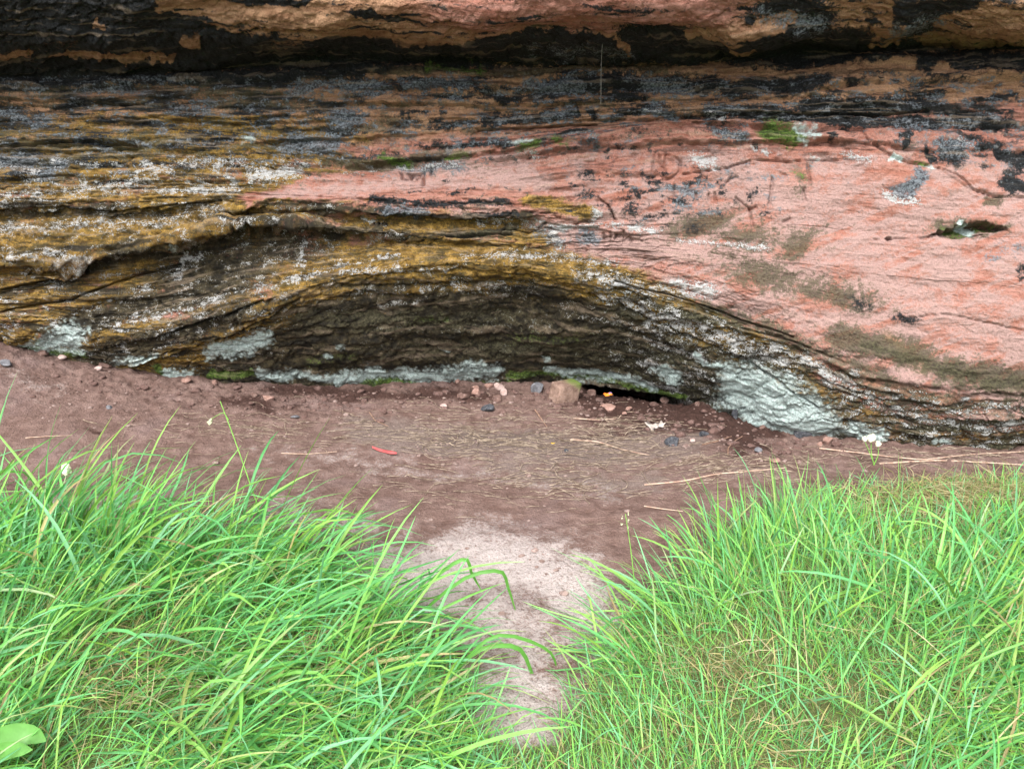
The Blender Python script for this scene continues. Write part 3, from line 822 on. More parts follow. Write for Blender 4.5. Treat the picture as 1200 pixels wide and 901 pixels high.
gx = np.concatenate([-np.geomspace(60, 3.3, 24), np.arange(-3.25, 3.25, 0.0085), np.geomspace(3.3, 60, 24)])
gy = np.concatenate([-np.geomspace(60, 0.4, 24), np.arange(-0.3, 1.2, 0.05), np.arange(1.2, 4.75, 0.0115), np.geomspace(4.8, 60, 20)])
GX, GY = np.meshgrid(gx, gy)
GZ = ground_h(GX, GY)
gpx, gpy = project(GX, GY, GZ)
gw = fbm(GX / 0.25, GY / 0.25, 4, 120)
gm = {}


def gstroke(pts, w, s=1.0, sy=1.0):
    qx = gpx + 26 * gw; qy = gpy + 9 * fbm(GX / 0.25 + 9, GY / 0.2, 3, 131)
    return s * np.clip(1 - 0.5 * seg_dist([(a, b * sy) for a, b in pts], qx, qy * sy) / w, 0, 1)


pale = np.maximum.reduce([gstroke([(500, 668), (580, 655), (655, 672), (690, 712)], 34, 1.2), gstroke([(430, 685), (520, 690)], 42, 1.05), gstroke([(570, 715), (625, 790), (610, 850)], 66, .84),
                          gstroke([(700, 720), (730, 780)], 34, .95), gstroke([(560, 800), (650, 800)], 22, .85), gstroke([(440, 552), (600, 565), (720, 575)], 16, .46, 1.5),
                          gstroke([(300, 528), (480, 545)], 14, .42), gstroke([(60, 595), (200, 600)], 20, .5), gstroke([(330, 600), (430, 620)], 26, .62), gstroke([(0, 430), (60, 460)], 12, .45)])
damp = np.maximum.reduce([gstroke([(330, 455), (450, 462), (560, 462)], 9, .9), gstroke([(690, 470), (800, 484), (880, 510)], 20, 1.25), gstroke([(300, 458), (600, 466)], 9, .8), gstroke([(540, 512), (680, 515), (780, 500)], 8, .8),
                          gstroke([(85, 506), (110, 507)], 5, .7), gstroke([(260, 470), (330, 478)], 8, .8), gstroke([(500, 520), (620, 525), (720, 535)], 7, .6), gstroke([(620, 700), (650, 695)], 9, .6)])
strawm = np.maximum.reduce([gstroke([(430, 505), (560, 520), (700, 530), (800, 520)], 22, .95), gstroke([(560, 540), (680, 560), (760, 570)], 16, .8), gstroke([(800, 545), (900, 555)], 18, .6)])
# turf edge in pixel space turned into a thatch mask
LE = np.array([(-700, 640), (0, 645), (130, 640), (250, 640), (350, 652), (430, 690), (480, 750), (530, 805), (575, 850), (600, 862), (615, 864.)])
RE = np.array([(615, 864), (640, 858), (690, 805), (722, 735), (760, 695), (830, 645), (900, 605), (1000, 572), (1100, 552), (1200, 547), (1900, 540.)])


def turf(px, py):
    """>0 inside the turf, in pixels from its edge (left, right)"""
    l = np.where(px < 615, py - np.interp(px, LE[:, 0], LE[:, 1]), -99)
    r = np.where(px > 615, py - np.interp(px, RE[:, 0], RE[:, 1]), -99)
    return l, r


tl, tr = turf(gpx + 22 * gw, gpy)
thatch = sstep(-6, 30, np.maximum(tl, tr))
thatch = np.where(GY < 1.0, 1.0, thatch)

t = NT('trodden_soil', rough=0.95, spec=0.12)
a_p, a_d, a_s, a_t = t.attr('pale'), t.attr('damp'), t.attr('straw'), t.attr('thatch')
nm_ = t.noise(14, 6, 0.65); nf = t.noise(80, 3, 0.7); ng = t.noise(220, 1, 0.6); nl = t.noise(3, 4, .6)
soil = t.mix(t.ramp(nm_, 0.32, 0.7), (0.118, 0.072, 0.060), (0.198, 0.132, 0.114))
soil = t.mix(t.ramp(nl, 0.5, 0.72, 0, .5), soil, (0.20, 0.142, 0.136))
e = t.math('MULTIPLY', t.math('SUBTRACT', t.math('ADD', t.math('MULTIPLY', nm_, .6), t.math('MULTIPLY', nf, .4)), 0.5), 1.9)
soil = t.mix(t.ramp(t.math('ADD', a_d, e), 0.3, 0.75), soil, t.mix(nf, (0.036, 0.018, 0.014), (0.072, 0.040, 0.033)))
soil = t.mix(t.ramp(t.math('ADD', a_s, e), 0.35, 0.8, 0, .7), soil, t.mix(nf, (0.125, 0.095, 0.085), (0.21, 0.168, 0.148)))
e2 = t.math('ADD', e, t.math('MULTIPLY', t.math('SUBTRACT', ng, .5), .9))
soil = t.mix(t.ramp(t.math('ADD', a_p, e2), 0.30, 0.90), soil, t.mix(t.ramp(nf, 0.3, 0.5), (0.235, 0.18, 0.165), (0.375, 0.325, 0.31)))
soil = t.mix(t.ramp(t.math('ADD', a_t, e), 0.35, 0.65, 0, .9), soil, t.mix(nf, (0.05, 0.075, 0.022), (0.17, 0.19, 0.07)))
vg = t.voronoi(60)
grit = t.math('MULTIPLY', t.ramp(vg['Distance'], 0.10, 0.16, 1, 0), t.ramp(nm_, 0.5, 0.62))
soil = t.mix(t.math('MULTIPLY', grit, .75), soil, t.mix(nf, (0.2, 0.13, 0.12), (0.42, 0.36, 0.35)))
soil = t.mix(t.math('MULTIPLY', t.ramp(ng, 0.35, 0.7), 0.4), soil, t.mix(.6, soil, (0, 0, 0)))
gb = t.bump(nm_, 0.7, 0.025); gb = t.bump(nf, 0.9, 0.010, gb); gb = t.bump(grit, .5, .004, gb); gb = t.bump(ng, 0.5, 0.002, gb)
SOIL = t.done(soil, gb)
me = mesh_from('ground', np.stack([GX, GY, GZ], -1).reshape(-1, 3), grid_faces(len(gy), len(gx)), SOIL)
for k, v in (('pale', pale), ('damp', damp), ('straw', strawm), ('thatch', thatch)): add_attr(me, k, v)
tag(link('ground', me), 'bare reddish brown trodden earth between grass and rock', kind='structure')


def ghit(px, py):
    """ground point seen at a photo pixel"""
    lo, hi = 0.3, 6.0
    ys = np.linspace(lo, hi, 800)
    x, y, z = unproject(px, py, ys)
    d = z - ground_h(x, y)
    i = np.argmax(d < 0)
    if i == 0: i = 799
    t_ = d[i - 1] / (d[i - 1] - d[i] + 1e-9)
    yy = ys[i - 1] + (ys[i] - ys[i - 1]) * t_
    x, y, z = unproject(px, py, yy)
    return float(x), float(y), float(ground_h(x, y))


def pxm(y):                 # metres per photo pixel at distance y on the ground
    return (y * CP + CAM_H * SP) / FPX


# ------------------------------------------------------------------ grass
def blade_mat(name, transl=0.42):
    t = NT(name, rough=0.42, spec=0.35)
    c = t.attr('tint', 'Color')
    n = t.noise(60, 3, .6)
    c = t.mix(t.ramp(n, .3, .7, 0, .35), c, t.mix(.5, c, (0.02, 0.06, 0.01)))
    t.set(t.b.inputs['Base Color'], c)
    tr = t.n.new('ShaderNodeBsdfTranslucent')
    t.l.new(t.mix(0.3, c, (0.24, 0.58, 0.14), 'MIX'), tr.inputs['Color'])
    mx = t.n.new('ShaderNodeMixShader')
    mx.inputs[0].default_value = transl
    t.l.new(t.b.outputs[0], mx.inputs[1]); t.l.new(tr.outputs[0], mx.inputs[2])
    out = [q for q in t.n if q.type == 'OUTPUT_MATERIAL'][0]
    t.l.new(mx.outputs[0], out.inputs['Surface'])
    return t.mat


BLADE = blade_mat('grass_blade')


def blades_mesh(name, root, az, lean, bend, length, width, col_base, col_tip, segs=7, fold=True, kink=None, side_twist=None):
    """vectorised strips: root (n,3), azimuth and lean in radians; bend adds to the lean along the blade"""
    n = len(root)
    tt = np.linspace(0, 1, segs + 1)
    th = lean[:, None] + bend[:, None] * tt[None, :] ** 1.4
    if kink is not None:
        th = th + kink[:, None] * sstep(0.5, 0.62, tt)[None, :]
    th = np.minimum(th, math.radians(155))
    sway = 0.25 * RNG.normal(size=(n, 1)) * tt[None, :]
    a = az[:, None] + sway
    step = (length / segs)[:, None]
    dx = np.sin(th) * np.cos(a) * step; dy = np.sin(th) * np.sin(a) * step; dz = np.cos(th) * step
    z0 = np.zeros((n, 1))
    px_ = root[:, 0:1] + np.concatenate([z0, np.cumsum(dx[:, :-1], 1)], 1)
    py_ = root[:, 1:2] + np.concatenate([z0, np.cumsum(dy[:, :-1], 1)], 1)
    pz_ = root[:, 2:3] + np.concatenate([z0, np.cumsum(dz[:, :-1], 1)], 1)
    C = np.stack([px_, py_, pz_], -1)
    gz = root[:, 2:3] + 0.012 + 0.02 * RNG.random((n, 1))
    C[..., 2] = np.where(tt[None, :] > .2, np.maximum(C[..., 2], gz), C[..., 2])
    tan_ = np.stack([np.sin(th) * np.cos(a), np.sin(th) * np.sin(a), np.cos(th)], -1)
    side = np.stack([-np.sin(a), np.cos(a), np.zeros_like(a)], -1)
    up = np.cross(side, tan_)
    tw = (RNG.normal(size=(n, 1)) * 0.5 + (RNG.normal(size=(n, 1)) * 0.9) * tt[None, :])[..., None]
    sd = side * np.cos(tw) + up * np.sin(tw)
    nr = np.cross(sd, tan_)
    prof = np.interp(tt, [0, .12, .35, .7, 0.9, 1], [.55, .8, 1, .8, .42, .04])
    hw = 0.5 * width[:, None, None] * prof[None, :, None]
    k = 3 if fold else 2
    if fold:
        ring = np.stack([C - sd * hw, C + nr * hw * 0.35, C + sd * hw], 2)
    else:
        ring = np.stack([C - sd * hw, C + sd * hw], 2)
    verts = ring.reshape(-1, 3)
    b = (np.arange(n) * (segs + 1) * k)[:, None, None]
    s = (np.arange(segs) * k)[None, :, None]
    q = np.arange(k - 1)[None, None, :]
    i0 = b + s + q
    faces = np.stack([i0, i0 + 1, i0 + k + 1, i0 + k], -1).reshape(-1, 4)
    me = mesh_from(name, verts, faces, BLADE)
    g = np.clip(tt * 1.25, 0, 1)[None, :, None]
    cc = col_base[:, None, :] * (1 - g) + col_tip[:, None, :] * g
    cc = np.repeat(cc[:, :, None, :], k, 2)
    add_col(me, 'tint', cc.reshape(-1, 3))
    return me


GREENS = np.array([(0.14, 0.43, 0.12), (0.115, 0.40, 0.15), (0.18, 0.48, 0.12), (0.095, 0.34, 0.14), (0.23, 0.50, 0.13), (0.085, 0.30, 0.10), (0.15, 0.42, 0.24), (0.17, 0.36, 0.07)]) * np.array([1.2, 1.12, .95])
DRY = np.array([(0.46, 0.38, 0.17), (0.38, 0.28, 0.15), (0.54, 0.47, 0.27)])
# (px, py, azimuth deg, lean deg, length m, density)
FLOW = np.array([
    (-200, 700, 60, 25, .46, 1), (40, 660, 65, 18, .47, .9), (130, 650, 55, 28, .43, 1), (250, 650, 25, 46, .42, 1), (360, 665, 15, 52, .38, 1), (440, 710, 25, 48, .36, 1),
    (60, 760, 50, 40, .36, .7), (130, 800, 15, 66, .30, .45), (250, 760, 10, 66, .42, .9), (400, 790, 6, 66, .42, 1.1), (490, 790, 20, 56, .34, 1), (300, 860, 0, 72, .38, .8), (450, 880, 12, 66, .36, 1),
    (560, 890, 60, 36, .16, .9), (40, 880, 60, 55, .26, .6), (300, 1000, 0, 72, .36, .8), (600, 1000, 90, 36, .12, .8), (450, 1050, 10, 66, .3, .8), (80, 1000, 20, 66, .28, .6),
    (640, 890, 110, 32, .12, 1.0), (720, 850, 120, 36, .17, 1), (740, 770, 158, 60, .28, 1.1), (780, 710, 150, 56, .30, 1.1), (850, 670, 125, 36, .27, 1.2), (900, 635, 100, 26, .24, 1.2), (960, 610, 75, 28, .18, 1.0),
    (1020, 590, 60, 40, .12, .5), (1100, 590, 40, 58, .11, .3), (1180, 570, 60, 45, .12, .5), (1060, 650, 55, 42, .20, .5), (1000, 700, 80, 40, .27, .9), (1150, 690, 30, 52, .36, 1.2), (1180, 760, 12, 60, .40, 1.2),
    (1080, 760, 28, 58, .38, 1.1), (1020, 800, 60, 48, .26, .7), (850, 750, 110, 38, .18, .6), (870, 800, 90, 42, .14, .45), (800, 840, 110, 40, .14, .8), (900, 880, 50, 55, .15, .6), (1120, 860, 5, 68, .34, 1.1), (1000, 880, 25, 62, .22, .7),
    (1400, 700, 30, 45, .40, 1), (1300, 570, 60, 40, .14, .6), (900, 1000, 50, 56, .18, .6), (1150, 1000, 0, 68, .3, .9)], float)


def flow(px, py):
    d = np.hypot((px[:, None] - FLOW[None, :, 0]), (py[:, None] - FLOW[None, :, 1]) * 1.2) + 12
    w = d ** -3.2; w /= w.sum(1, keepdims=True)
    ca = (w * np.cos(np.radians(FLOW[:, 2]))).sum(1); sa = (w * np.sin(np.radians(FLOW[:, 2]))).sum(1)
    return np.arctan2(sa, ca), np.radians((w * FLOW[:, 3]).sum(1)), (w * FLOW[:, 4]).sum(1), (w * FLOW[:, 5]).sum(1)


def sparse(px, py):
    return np.maximum.reduce([np.exp(-((px - 1110) / 95) ** 2 - ((py - 598) / 26) ** 2), .45 * np.exp(-((px - 850) / 40) ** 2 - ((py - 785) / 30) ** 2), .2 * np.exp(-((px - 920) / 70) ** 2 - ((py - 870) / 30) ** 2), .7 * np.exp(-((px - 140) / 60) ** 2 - ((py - 800) / 45) ** 2), .5 * np.exp(-((px - 380) / 60) ** 2 - ((py - 760) / 30) ** 2)])


def roots(n, tuft=True, bare=False):
    """turf roots as (x, y, z, px, py, side), clumped in tufts"""
    out = []
    while sum(len(o) for o in out) < n:
        m = 30000
        x = RNG.uniform(-2.9, 3.1, m); y = RNG.uniform(0.75, 3.45, m)
        px, py = project(x, y, 0 * x + 0.03)
        cl = fbm(x / 0.16, y / 0.16, 2, 201) * .9 + 0.5 * fbm(x / 0.5, y / 0.5, 2, 207)
        l, r = turf(px + 25 * noise2(x / .2, y / .2, 203), py)
        e = np.maximum(l, r)
        _, _, ln, de = flow(px, py)
        keep = (e > 0) & (RNG.random(m) < np.clip((.25 + .75 * de) * (0.55 + (0.75 * cl if tuft else 0)), 0.05, 1.2)) & (RNG.random(m) < np.clip(0.3 + e / 40, 0, 1))
        sp_ = sparse(px, py)
        keep &= (RNG.random(m) < sp_) if bare else (RNG.random(m) > .72 * sp_)
        sel = np.stack([x, y, ground_h(x, y), px, py, (l > r) * 1.0], -1)[keep]
        out.append(sel)
    return np.concatenate(out)[:n]


def grow(R, fold, scale_len=1.0, wid=(0.0038, 0.0105), dry=0.03, segs=7, spread=0.58):
    n = len(R)
    az, lean, ln, _ = flow(R[:, 3], R[:, 4])
    az = az + RNG.normal(size=n) * spread
    wild = RNG.random(n) < 0.27
    az = np.where(wild, RNG.uniform(0, 6.28, n), az)
    lean = np.clip(lean * RNG.uniform(0.65, 1.5, n) + RNG.normal(size=n) * 0.2, 0.03, 1.5)
    length = ln * scale_len * np.clip(RNG.normal(0.82, 0.26, n), .3, 1.5)
    bend = RNG.uniform(0.2, 1.6, n) * np.clip(length / 0.35, .5, 1.2)
    width = RNG.uniform(wid[0], wid[1], n) * np.clip(length / 0.36, .45, 1.15)
    tip = GREENS[RNG.integers(0, len(GREENS), n)] * RNG.uniform(0.8, 1.35, (n, 1))
    base = tip * np.array([1.15, .92, 1.0])
    isdry = RNG.random(n) < dry
    dc = DRY[RNG.integers(0, 3, n)]
    tip = np.where(isdry[:, None], dc, tip); base = np.where(isdry[:, None], dc, base)
    brown = RNG.random(n) < 0.09
    tip = np.where(brown[:, None], tip * .4 + dc * .6, tip)
    kink = np.where(RNG.random(n) < 0.14, RNG.uniform(.5, 1.3, n), 0)
    return dict(root=R[:, :3] - np.array([0, 0, .01]), az=az, lean=lean, bend=bend, length=length, width=width, col_base=base, col_tip=tip, segs=segs, fold=fold, kink=kink)


def join_meshes(name, ms):
    """several strip meshes of one turf become one mesh"""
    vs, fs, cs, off = [], [], [], 0
    for m in ms:
        v = np.empty(len(m.vertices) * 3, np.float32); m.vertices.foreach_get('co', v)
        f = np.empty(len(m.loops), np.int32); m.loops.foreach_get('vertex_index', f)
        c = np.empty(len(m.vertices) * 4, np.float32); m.attributes['tint'].data.foreach_get('color', c)
        vs.append(v.reshape(-1, 3)); fs.append(f.reshape(-1, 4) + off); cs.append(c.reshape(-1, 4)[:, :3]); off += len(vs[-1])
    me = mesh_from(name, np.concatenate(vs), np.concatenate(fs), BLADE)
    add_col(me, 'tint', np.concatenate(cs))
    for m in ms: bpy.data.meshes.remove(m)
    return me


Rl = roots(19000); Rs = roots(26000, False); Rt = np.concatenate([roots(6000, False), roots(2500, False, True)])


def thatch_blades(R):
    n = len(R)
    k = dict(root=R[:, :3] + np.stack([0 * R[:, 0], 0 * R[:, 0], RNG.uniform(0, .03, n)], -1), az=RNG.uniform(0, 6.28, n), lean=RNG.uniform(1.1, 1.5, n), bend=RNG.uniform(-.1, .4, n),
             length=RNG.uniform(.05, .16, n), width=RNG.uniform(.0015, .0035, n), segs=3, fold=False)
    c = DRY[RNG.integers(0, 3, n)] * RNG.uniform(.5, 1.1, (n, 1))
    k['col_base'] = c; k['col_tip'] = c
    return k


Ru = roots(36000, False)


def under(R):
    k = grow(R, False, 0.33, (.0025, .0055), .07, 3, 1.2)
    k['length'] = np.clip(k['length'], .04, .14) * 1.1
    k['col_tip'] = k['col_tip'] * np.array([1.25, 1.0, .9])
    return k


for side, lab in ((1.0, 'long lush green grass flopping rightwards, left of the bare path'), (0.0, 'green grass tufts with straw coloured patches, right of the bare path')):
    ms = [blades_mesh('g', **grow(Rl[Rl[:, 5] == side], True)),
          blades_mesh('g', **grow(Rs[Rs[:, 5] == side], False, 0.62, (.0025, .006), .10, 5, .8)),
          blades_mesh('g', **under(Ru[Ru[:, 5] == side])),
          blades_mesh('g', **thatch_blades(Rt[Rt[:, 5] == side]))]
    tag(link('grass', join_meshes('grass', ms)), lab, 'grass', kind='stuff')


# ------------------------------------------------------------------ loose things on the ground
def stone_mat(name, c0, c1, moss=False):
    t = NT(name, rough=0.9, spec=0.2)
    n1 = t.noise(30, 5, .65); n2 = t.noise(160, 3, .6)
    c = t.mix(t.ramp(n1, .35, .65), c0, c1)
    c = t.mix(t.ramp(n2, .55, .75, 0, .5), c, t.mix(.6, c, (0.5, 0.46, 0.44)))
    if moss:
        g = t.n.new('ShaderNodeNewGeometry')
        sp_ = t.n.new('ShaderNodeSeparateXYZ'); t.l.new(g.outputs['Position'], sp_.inputs[0])
        o = t.n.new('ShaderNodeSeparateXYZ'); t.l.new(t.co, o.inputs[0])
        f = t.ramp(t.math('ADD', t.math('ADD', o.outputs[2], t.math('MULTIPLY', o.outputs[0], .6)), t.math('MULTIPLY', n1, .08)), .12, .17)
        c = t.mix(f, c, t.mix(n2, (0.05, 0.09, 0.015), (0.16, 0.2, 0.05)))
    nb = t.bump(n1, .5, .01); nb = t.bump(n2, .5, .003, nb)
    return t.done(c, nb)


SM = {'grit': stone_mat('grit', (0.12, 0.075, 0.064), (0.26, 0.19, 0.17)),
      'clod': stone_mat('soil_clod', (0.075, 0.042, 0.035), (0.13, 0.078, 0.067)),
      'pink': stone_mat('pink_sandstone', (0.19, 0.108, 0.085), (0.29, 0.18, 0.15)),
      'pale': stone_mat('pale_sandstone', (0.32, 0.22, 0.195), (0.42, 0.32, 0.295)),
      'brown': stone_mat('brown_stone', (0.095, 0.055, 0.045), (0.17, 0.105, 0.088)),
      'grey': stone_mat('grey_stone', (0.085, 0.085, 0.095), (0.17, 0.17, 0.185)),
      'dark': stone_mat('dark_stone', (0.028, 0.030, 0.036), (0.075, 0.078, 0.088)),
      'mossy': stone_mat('mossy_sandstone', (0.13, 0.080, 0.060), (0.25, 0.165, 0.13), True)}


def ico(sub=3):
    import bmesh
    bm = bmesh.new(); bmesh.ops.create_icosphere(bm, subdivisions=sub, radius=1.0)
    v = np.array([q.co[:] for q in bm.verts]); f = np.array([[w.index for w in q.verts] for q in bm.faces]); bm.free()
    return v, f


ICO3 = ico(3); ICO2 = ico(2)


def stone_shape(seed, sx, sy, sz, facets=7, rough=.10, ico_=ICO3):
    r = np.random.default_rng(seed)
    v = ico_[0].copy()
    for _ in range(facets):                      # knock flat faces off the lump
        d = r.normal(size=3); d /= np.linalg.norm(d)
        k = r.uniform(.42, .78)
        e = v @ d - k
        v -= np.clip(e, 0, None)[:, None] * d * .94
    v *= (1 + rough * fbm(v[:, 0] * 1.7 + seed, v[:, 1] * 1.7 + v[:, 2] * 1.3, 3, seed % 50))[:, None]
    v /= np.abs(v).max(0)
    if facets >= 12:
        v = np.sign(v) * np.abs(v) ** .22
        v[:, 0] += .25 * v[:, 2]; v *= (1 + .05 * fbm(v[:, 0] * 2, v[:, 1] * 2 + v[:, 2], 3, 9))[:, None]
    return v * np.array([sx, sy, sz])


def stone(px, py, wpx_, hpx_, mat, label, seed, name='stone', facets=7, depth=.8, rot=0.0, sink=.5, smooth=False, group=None):
    """px, py: where the stone meets the soil in front; sizes in photo pixels"""
    x, y, z = ghit(px, py - hpx_ * .1)
    s = pxm(y)
    sx, sz = wpx_ * s / 2, hpx_ * s / 2 * 1.12
    sy = sx * depth
    v = stone_shape(seed, sx, sy, sz, facets)
    v[:, 2] += sz * (1 - sink)
    me = mesh_from(name, v, ICO3[1], SM[mat], smooth)
    o = link(name, me)
    o.location = (x, y + sy * .55, float(ground_h(x, y + sy * .3)))
    o.rotation_euler = (0, 0, rot)
    return tag(o, label, 'stone', group)


stone(662, 472, 33, 23, 'mossy', 'squarish pink sandstone block with mossy edge beside the dark hole', 3, 'sandstone_block', 12, .7, .5, .42)
stone(630, 461, 17, 13, 'grey', 'blue grey rounded stone near the squarish mossy block', 5, facets=4)
stone(571, 483, 17, 9, 'dark', 'dark slate grey stone below the pink stone cluster', 6, facets=5)
stone(535, 450, 10, 9, 'pink', 'round pink stone at the rock foot, leftmost of the pink cluster', 8, facets=5)
stone(558, 466, 11, 10, 'pink', 'pale pink cobble at the lower left of the pink stone cluster', 9)
stone(557, 458, 10, 7, 'pink', 'small pink stone on top left of the pink stone cluster', 10)
stone(573, 457, 11, 8, 'pink', 'pink stone in the middle of the pink stone cluster', 12)
stone(585, 458, 13, 10, 'pale', 'palest pink stone topping the pink stone cluster', 13)
stone(591, 464, 10, 10, 'pale', 'whitish pink stone at the right end of the pink stone cluster', 14)
stone(543, 468, 16, 7, 'brown', 'low brown stone half buried left below the pink cluster', 15)
stone(582, 471, 14, 8, 'brown', 'brown stone half buried right below the pink cluster', 16)
stone(645, 464, 12, 6, 'brown', 'small flat brown stone between grey stone and mossy block', 17)
stone(714, 481, 24, 8, 'pink', 'flat pinkish stone carrying an orange and blue scrap', 18, facets=5, depth=.6)
stone(693, 464, 11, 8, 'brown', 'small reddish stone at the mouth of the dark hole', 19)
stone(737, 483, 8, 7, 'pink', 'small pink stone right of the flat pinkish stone', 20)
stone(732, 487, 6, 5, 'pink', 'tiny pink pebble in front of the flat pinkish stone', 21)
stone(752, 466, 30, 10, 'brown', 'long flat brown slab lying in the dark hole', 22, 'stone_slab', 6, .5)
stone(795, 474, 12, 9, 'mossy', 'green tinged stone tucked under the mossy rock lip', 23)
stone(779, 473, 11, 8, 'brown', 'brown stone left of the green tinged stone', 24)
stone(818, 477, 8, 7, 'brown', 'small brown stone right of the green tinged stone', 25)
stone(790, 523, 22, 11, 'dark', 'smooth dark rounded stone on the straw strewn earth', 26, facets=3, rot=.1)
stone(826, 512, 12, 7, 'dark', 'small bluish dark stone upper right of the smooth dark stone', 27, facets=4)
stone(811, 518, 8, 4, 'pale', 'small pale stone between the two dark stones', 28)
stone(313, 471, 15, 10, 'pink', 'angular pale brown stone on the bank below the alcove left end', 29)
stone(298, 466, 9, 6, 'brown', 'small brown stone beside the angular pale brown stone', 30)
stone(345, 491, 11, 4, 'grey', 'small flat bluish grey stone on the left bank', 31)
stone(283, 446, 22, 11, 'brown', 'brown rock lump under green moss at the rock foot', 32)
stone(314, 447, 26, 12, 'brown', 'wider brown rock lump right of the moss at the rock foot', 33)
stone(123, 432, 16, 12, 'brown', 'brown cobble at the rock foot near the left mint patch', 34)
stone(71, 421, 14, 6, 'pale', 'pale flat stone at the rock foot, leftmost of its row', 35)
stone(48, 417, 14, 8, 'brown', 'brown stone at the rock foot under the left mint patch', 36)
stone(218, 450, 12, 7, 'pink', 'pink stone at the rock foot below the second mint patch', 37)
stone(252, 452, 9, 6, 'pink', 'small pink stone at the rock foot left of the moss', 38)
stone(114, 434, 11, 5, 'pale', 'small pale stone in front of the brown cobble', 39)
stone(5, 432, 18, 9, 'grey', 'pale grey stone on the bank at the left picture edge', 40)
stone(971, 522, 16, 9, 'pink', 'reddish stone beneath the large mint lichen patch', 41)
stone(961, 524, 6, 7, 'pink', 'small pink stone left of the reddish stone', 42)
stone(888, 531, 12, 7, 'grey', 'grey stone on dark soil below the large mint patch', 43)
stone(893, 504, 9, 6, 'brown', 'brown stone under the left tip of the large mint patch', 44)
stone(909, 543, 12, 6, 'pink', 'flat pink stone at the edge of the right grass', 45)
stone(942, 513, 22, 9, 'dark', 'black rock lump under the large mint lichen patch', 46)
stone(862, 492, 9, 14, 'dark', 'upright dark stone beside the left tip of the large mint patch', 47)
stone(262, 604, 8, 5, 'pink', 'pink pebble on the earth behind the left grass', 48)
stone(268, 603, 6, 4, 'pale', 'pale pebble beside the pink pebble behind the left grass', 49)
stone(127, 480, 7, 5, 'grey', 'small grey pebble high on the left bank', 50)
stone(520, 478, 9, 4, 'pale', 'small pale stone left of the dark slate grey stone', 51)
stone(663, 530, 7, 4, 'dark', 'tiny black lump among the straw', 52)

# small gravel and crumbs scattered over the soil: one mass
def scatter(n, region):
    out = []
    while len(out) < n:
        a = region[RNG.integers(len(region))]
        px = RNG.normal(a[0], a[2]); py = RNG.normal(a[1], a[3])
        cy = np.interp(px, CONTACT[:, 0], CONTACT[:, 1])
        if py < cy + 3: continue
        u = (450.5 - py) / FPX
        y = CAM_H * (CP + u * SP) / (SP - u * CP)
        for _ in range(3):
            x0 = (px - 600) / FPX * (y / (CP + u * SP))
            y = (CAM_H - float(ground_h(x0, y))) * (CP + u * SP) / (SP - u * CP)
        if y < 1.3 or y > 4.6: continue
        out.append((x0, y, px, py))
    return np.array(out)


reg = [(560, 465, 130, 12), (150, 460, 120, 25), (750, 490, 80, 14), (880, 525, 60, 12), (600, 520, 200, 30), (300, 500, 150, 30), (600, 640, 90, 60)]
Q = scatter(620, reg)
vs, fs, off = [], [], 0
for i, (x, y, px, py) in enumerate(Q):
    r = float(np.clip(RNG.lognormal(-5.2, .45), .003, .015))
    v = stone_shape(1000 + i % 40, r, r * .8, r * .6, 5, .1, ICO2 if r > .008 else (ICO2[0], ICO2[1]))
    v = v + np.array([x, y, 0])
    v[:, 2] += float(ground_h(x, y)) + r * .2
    vs.append(v); fs.append(ICO2[1] + off); off += len(v)
tag(link('gravel', mesh_from('gravel', np.concatenate(vs), np.concatenate(fs), SM['grit'], False)), 'scattered reddish grit and crumbs on the bare earth', 'gravel', kind='stuff')


Q = scatter(420, [(480, 462, 90, 7), (600, 470, 60, 9), (720, 480, 50, 9), (830, 500, 40, 9), (130, 445, 90, 10), (280, 468, 60, 9), (400, 472, 90, 10), (930, 525, 50, 6)])
vs, fs, off = [], [], 0
for i, (x, y, px, py) in enumerate(Q):
    r = float(np.clip(RNG.lognormal(-4.5, .5), .005, .032))
    v = stone_shape(2000 + i % 60, r, r * .85, r * .6, 6, .14, ICO2) + np.array([x, y, 0])
    v[:, 2] += float(ground_h(x, y)) + r * .12
    vs.append(v); fs.append(ICO2[1] + off); off += len(v)
tag(link('dirt_clods', mesh_from('dirt_clods', np.concatenate(vs), np.concatenate(fs), SM['clod'], True)), 'dark crumbly soil clods along the foot of the rock', 'soil', kind='stuff')


# straw: thin dry stems matted over the hollow
def strip_mat(name, c0, c1):
    t = NT(name, rough=.7, spec=.2)
    n = t.noise(40, 3, .6)
    return t.done(t.mix(t.ramp(n, .35, .65), c0, c1))


STRAW = strip_mat('dry_straw', (0.12, 0.085, 0.06), (0.36, 0.285, 0.215))
STALK = strip_mat('dry_stalk', (0.30, 0.19, 0.14), (0.48, 0.36, 0.28))
TWIG = strip_mat('twig', (0.16, 0.09, 0.06), (0.30, 0.19, 0.14))


def tube(pts, r, sides=5, taper=.4):
    pts = np.asarray(pts, float); n = len(pts)
    tg = np.gradient(pts, axis=0); tg /= np.linalg.norm(tg, axis=1, keepdims=True) + 1e-9
    ref = np.array([0, 0, 1.0]) if abs(tg[:, 2]).mean() < .8 else np.array([1.0, 0, 0])
    s_ = np.cross(tg, ref); s_ /= np.linalg.norm(s_, axis=1, keepdims=True) + 1e-9
    u_ = np.cross(s_, tg)
    rr = r * np.linspace(1, taper, n)
    a = np.arange(sides) * 2 * math.pi / sides
    ring = pts[:, None, :] + rr[:, None, None] * (np.cos(a)[None, :, None] * s_[:, None, :] + np.sin(a)[None, :, None] * u_[:, None, :])
    v = ring.reshape(-1, 3)
    i = np.arange(n - 1)[:, None] * sides + np.arange(sides)[None, :]
    j = np.arange(n - 1)[:, None] * sides + (np.arange(sides)[None, :] + 1) % sides
    return v, np.stack([i, j, j + sides, i + sides], -1).reshape(-1, 4)


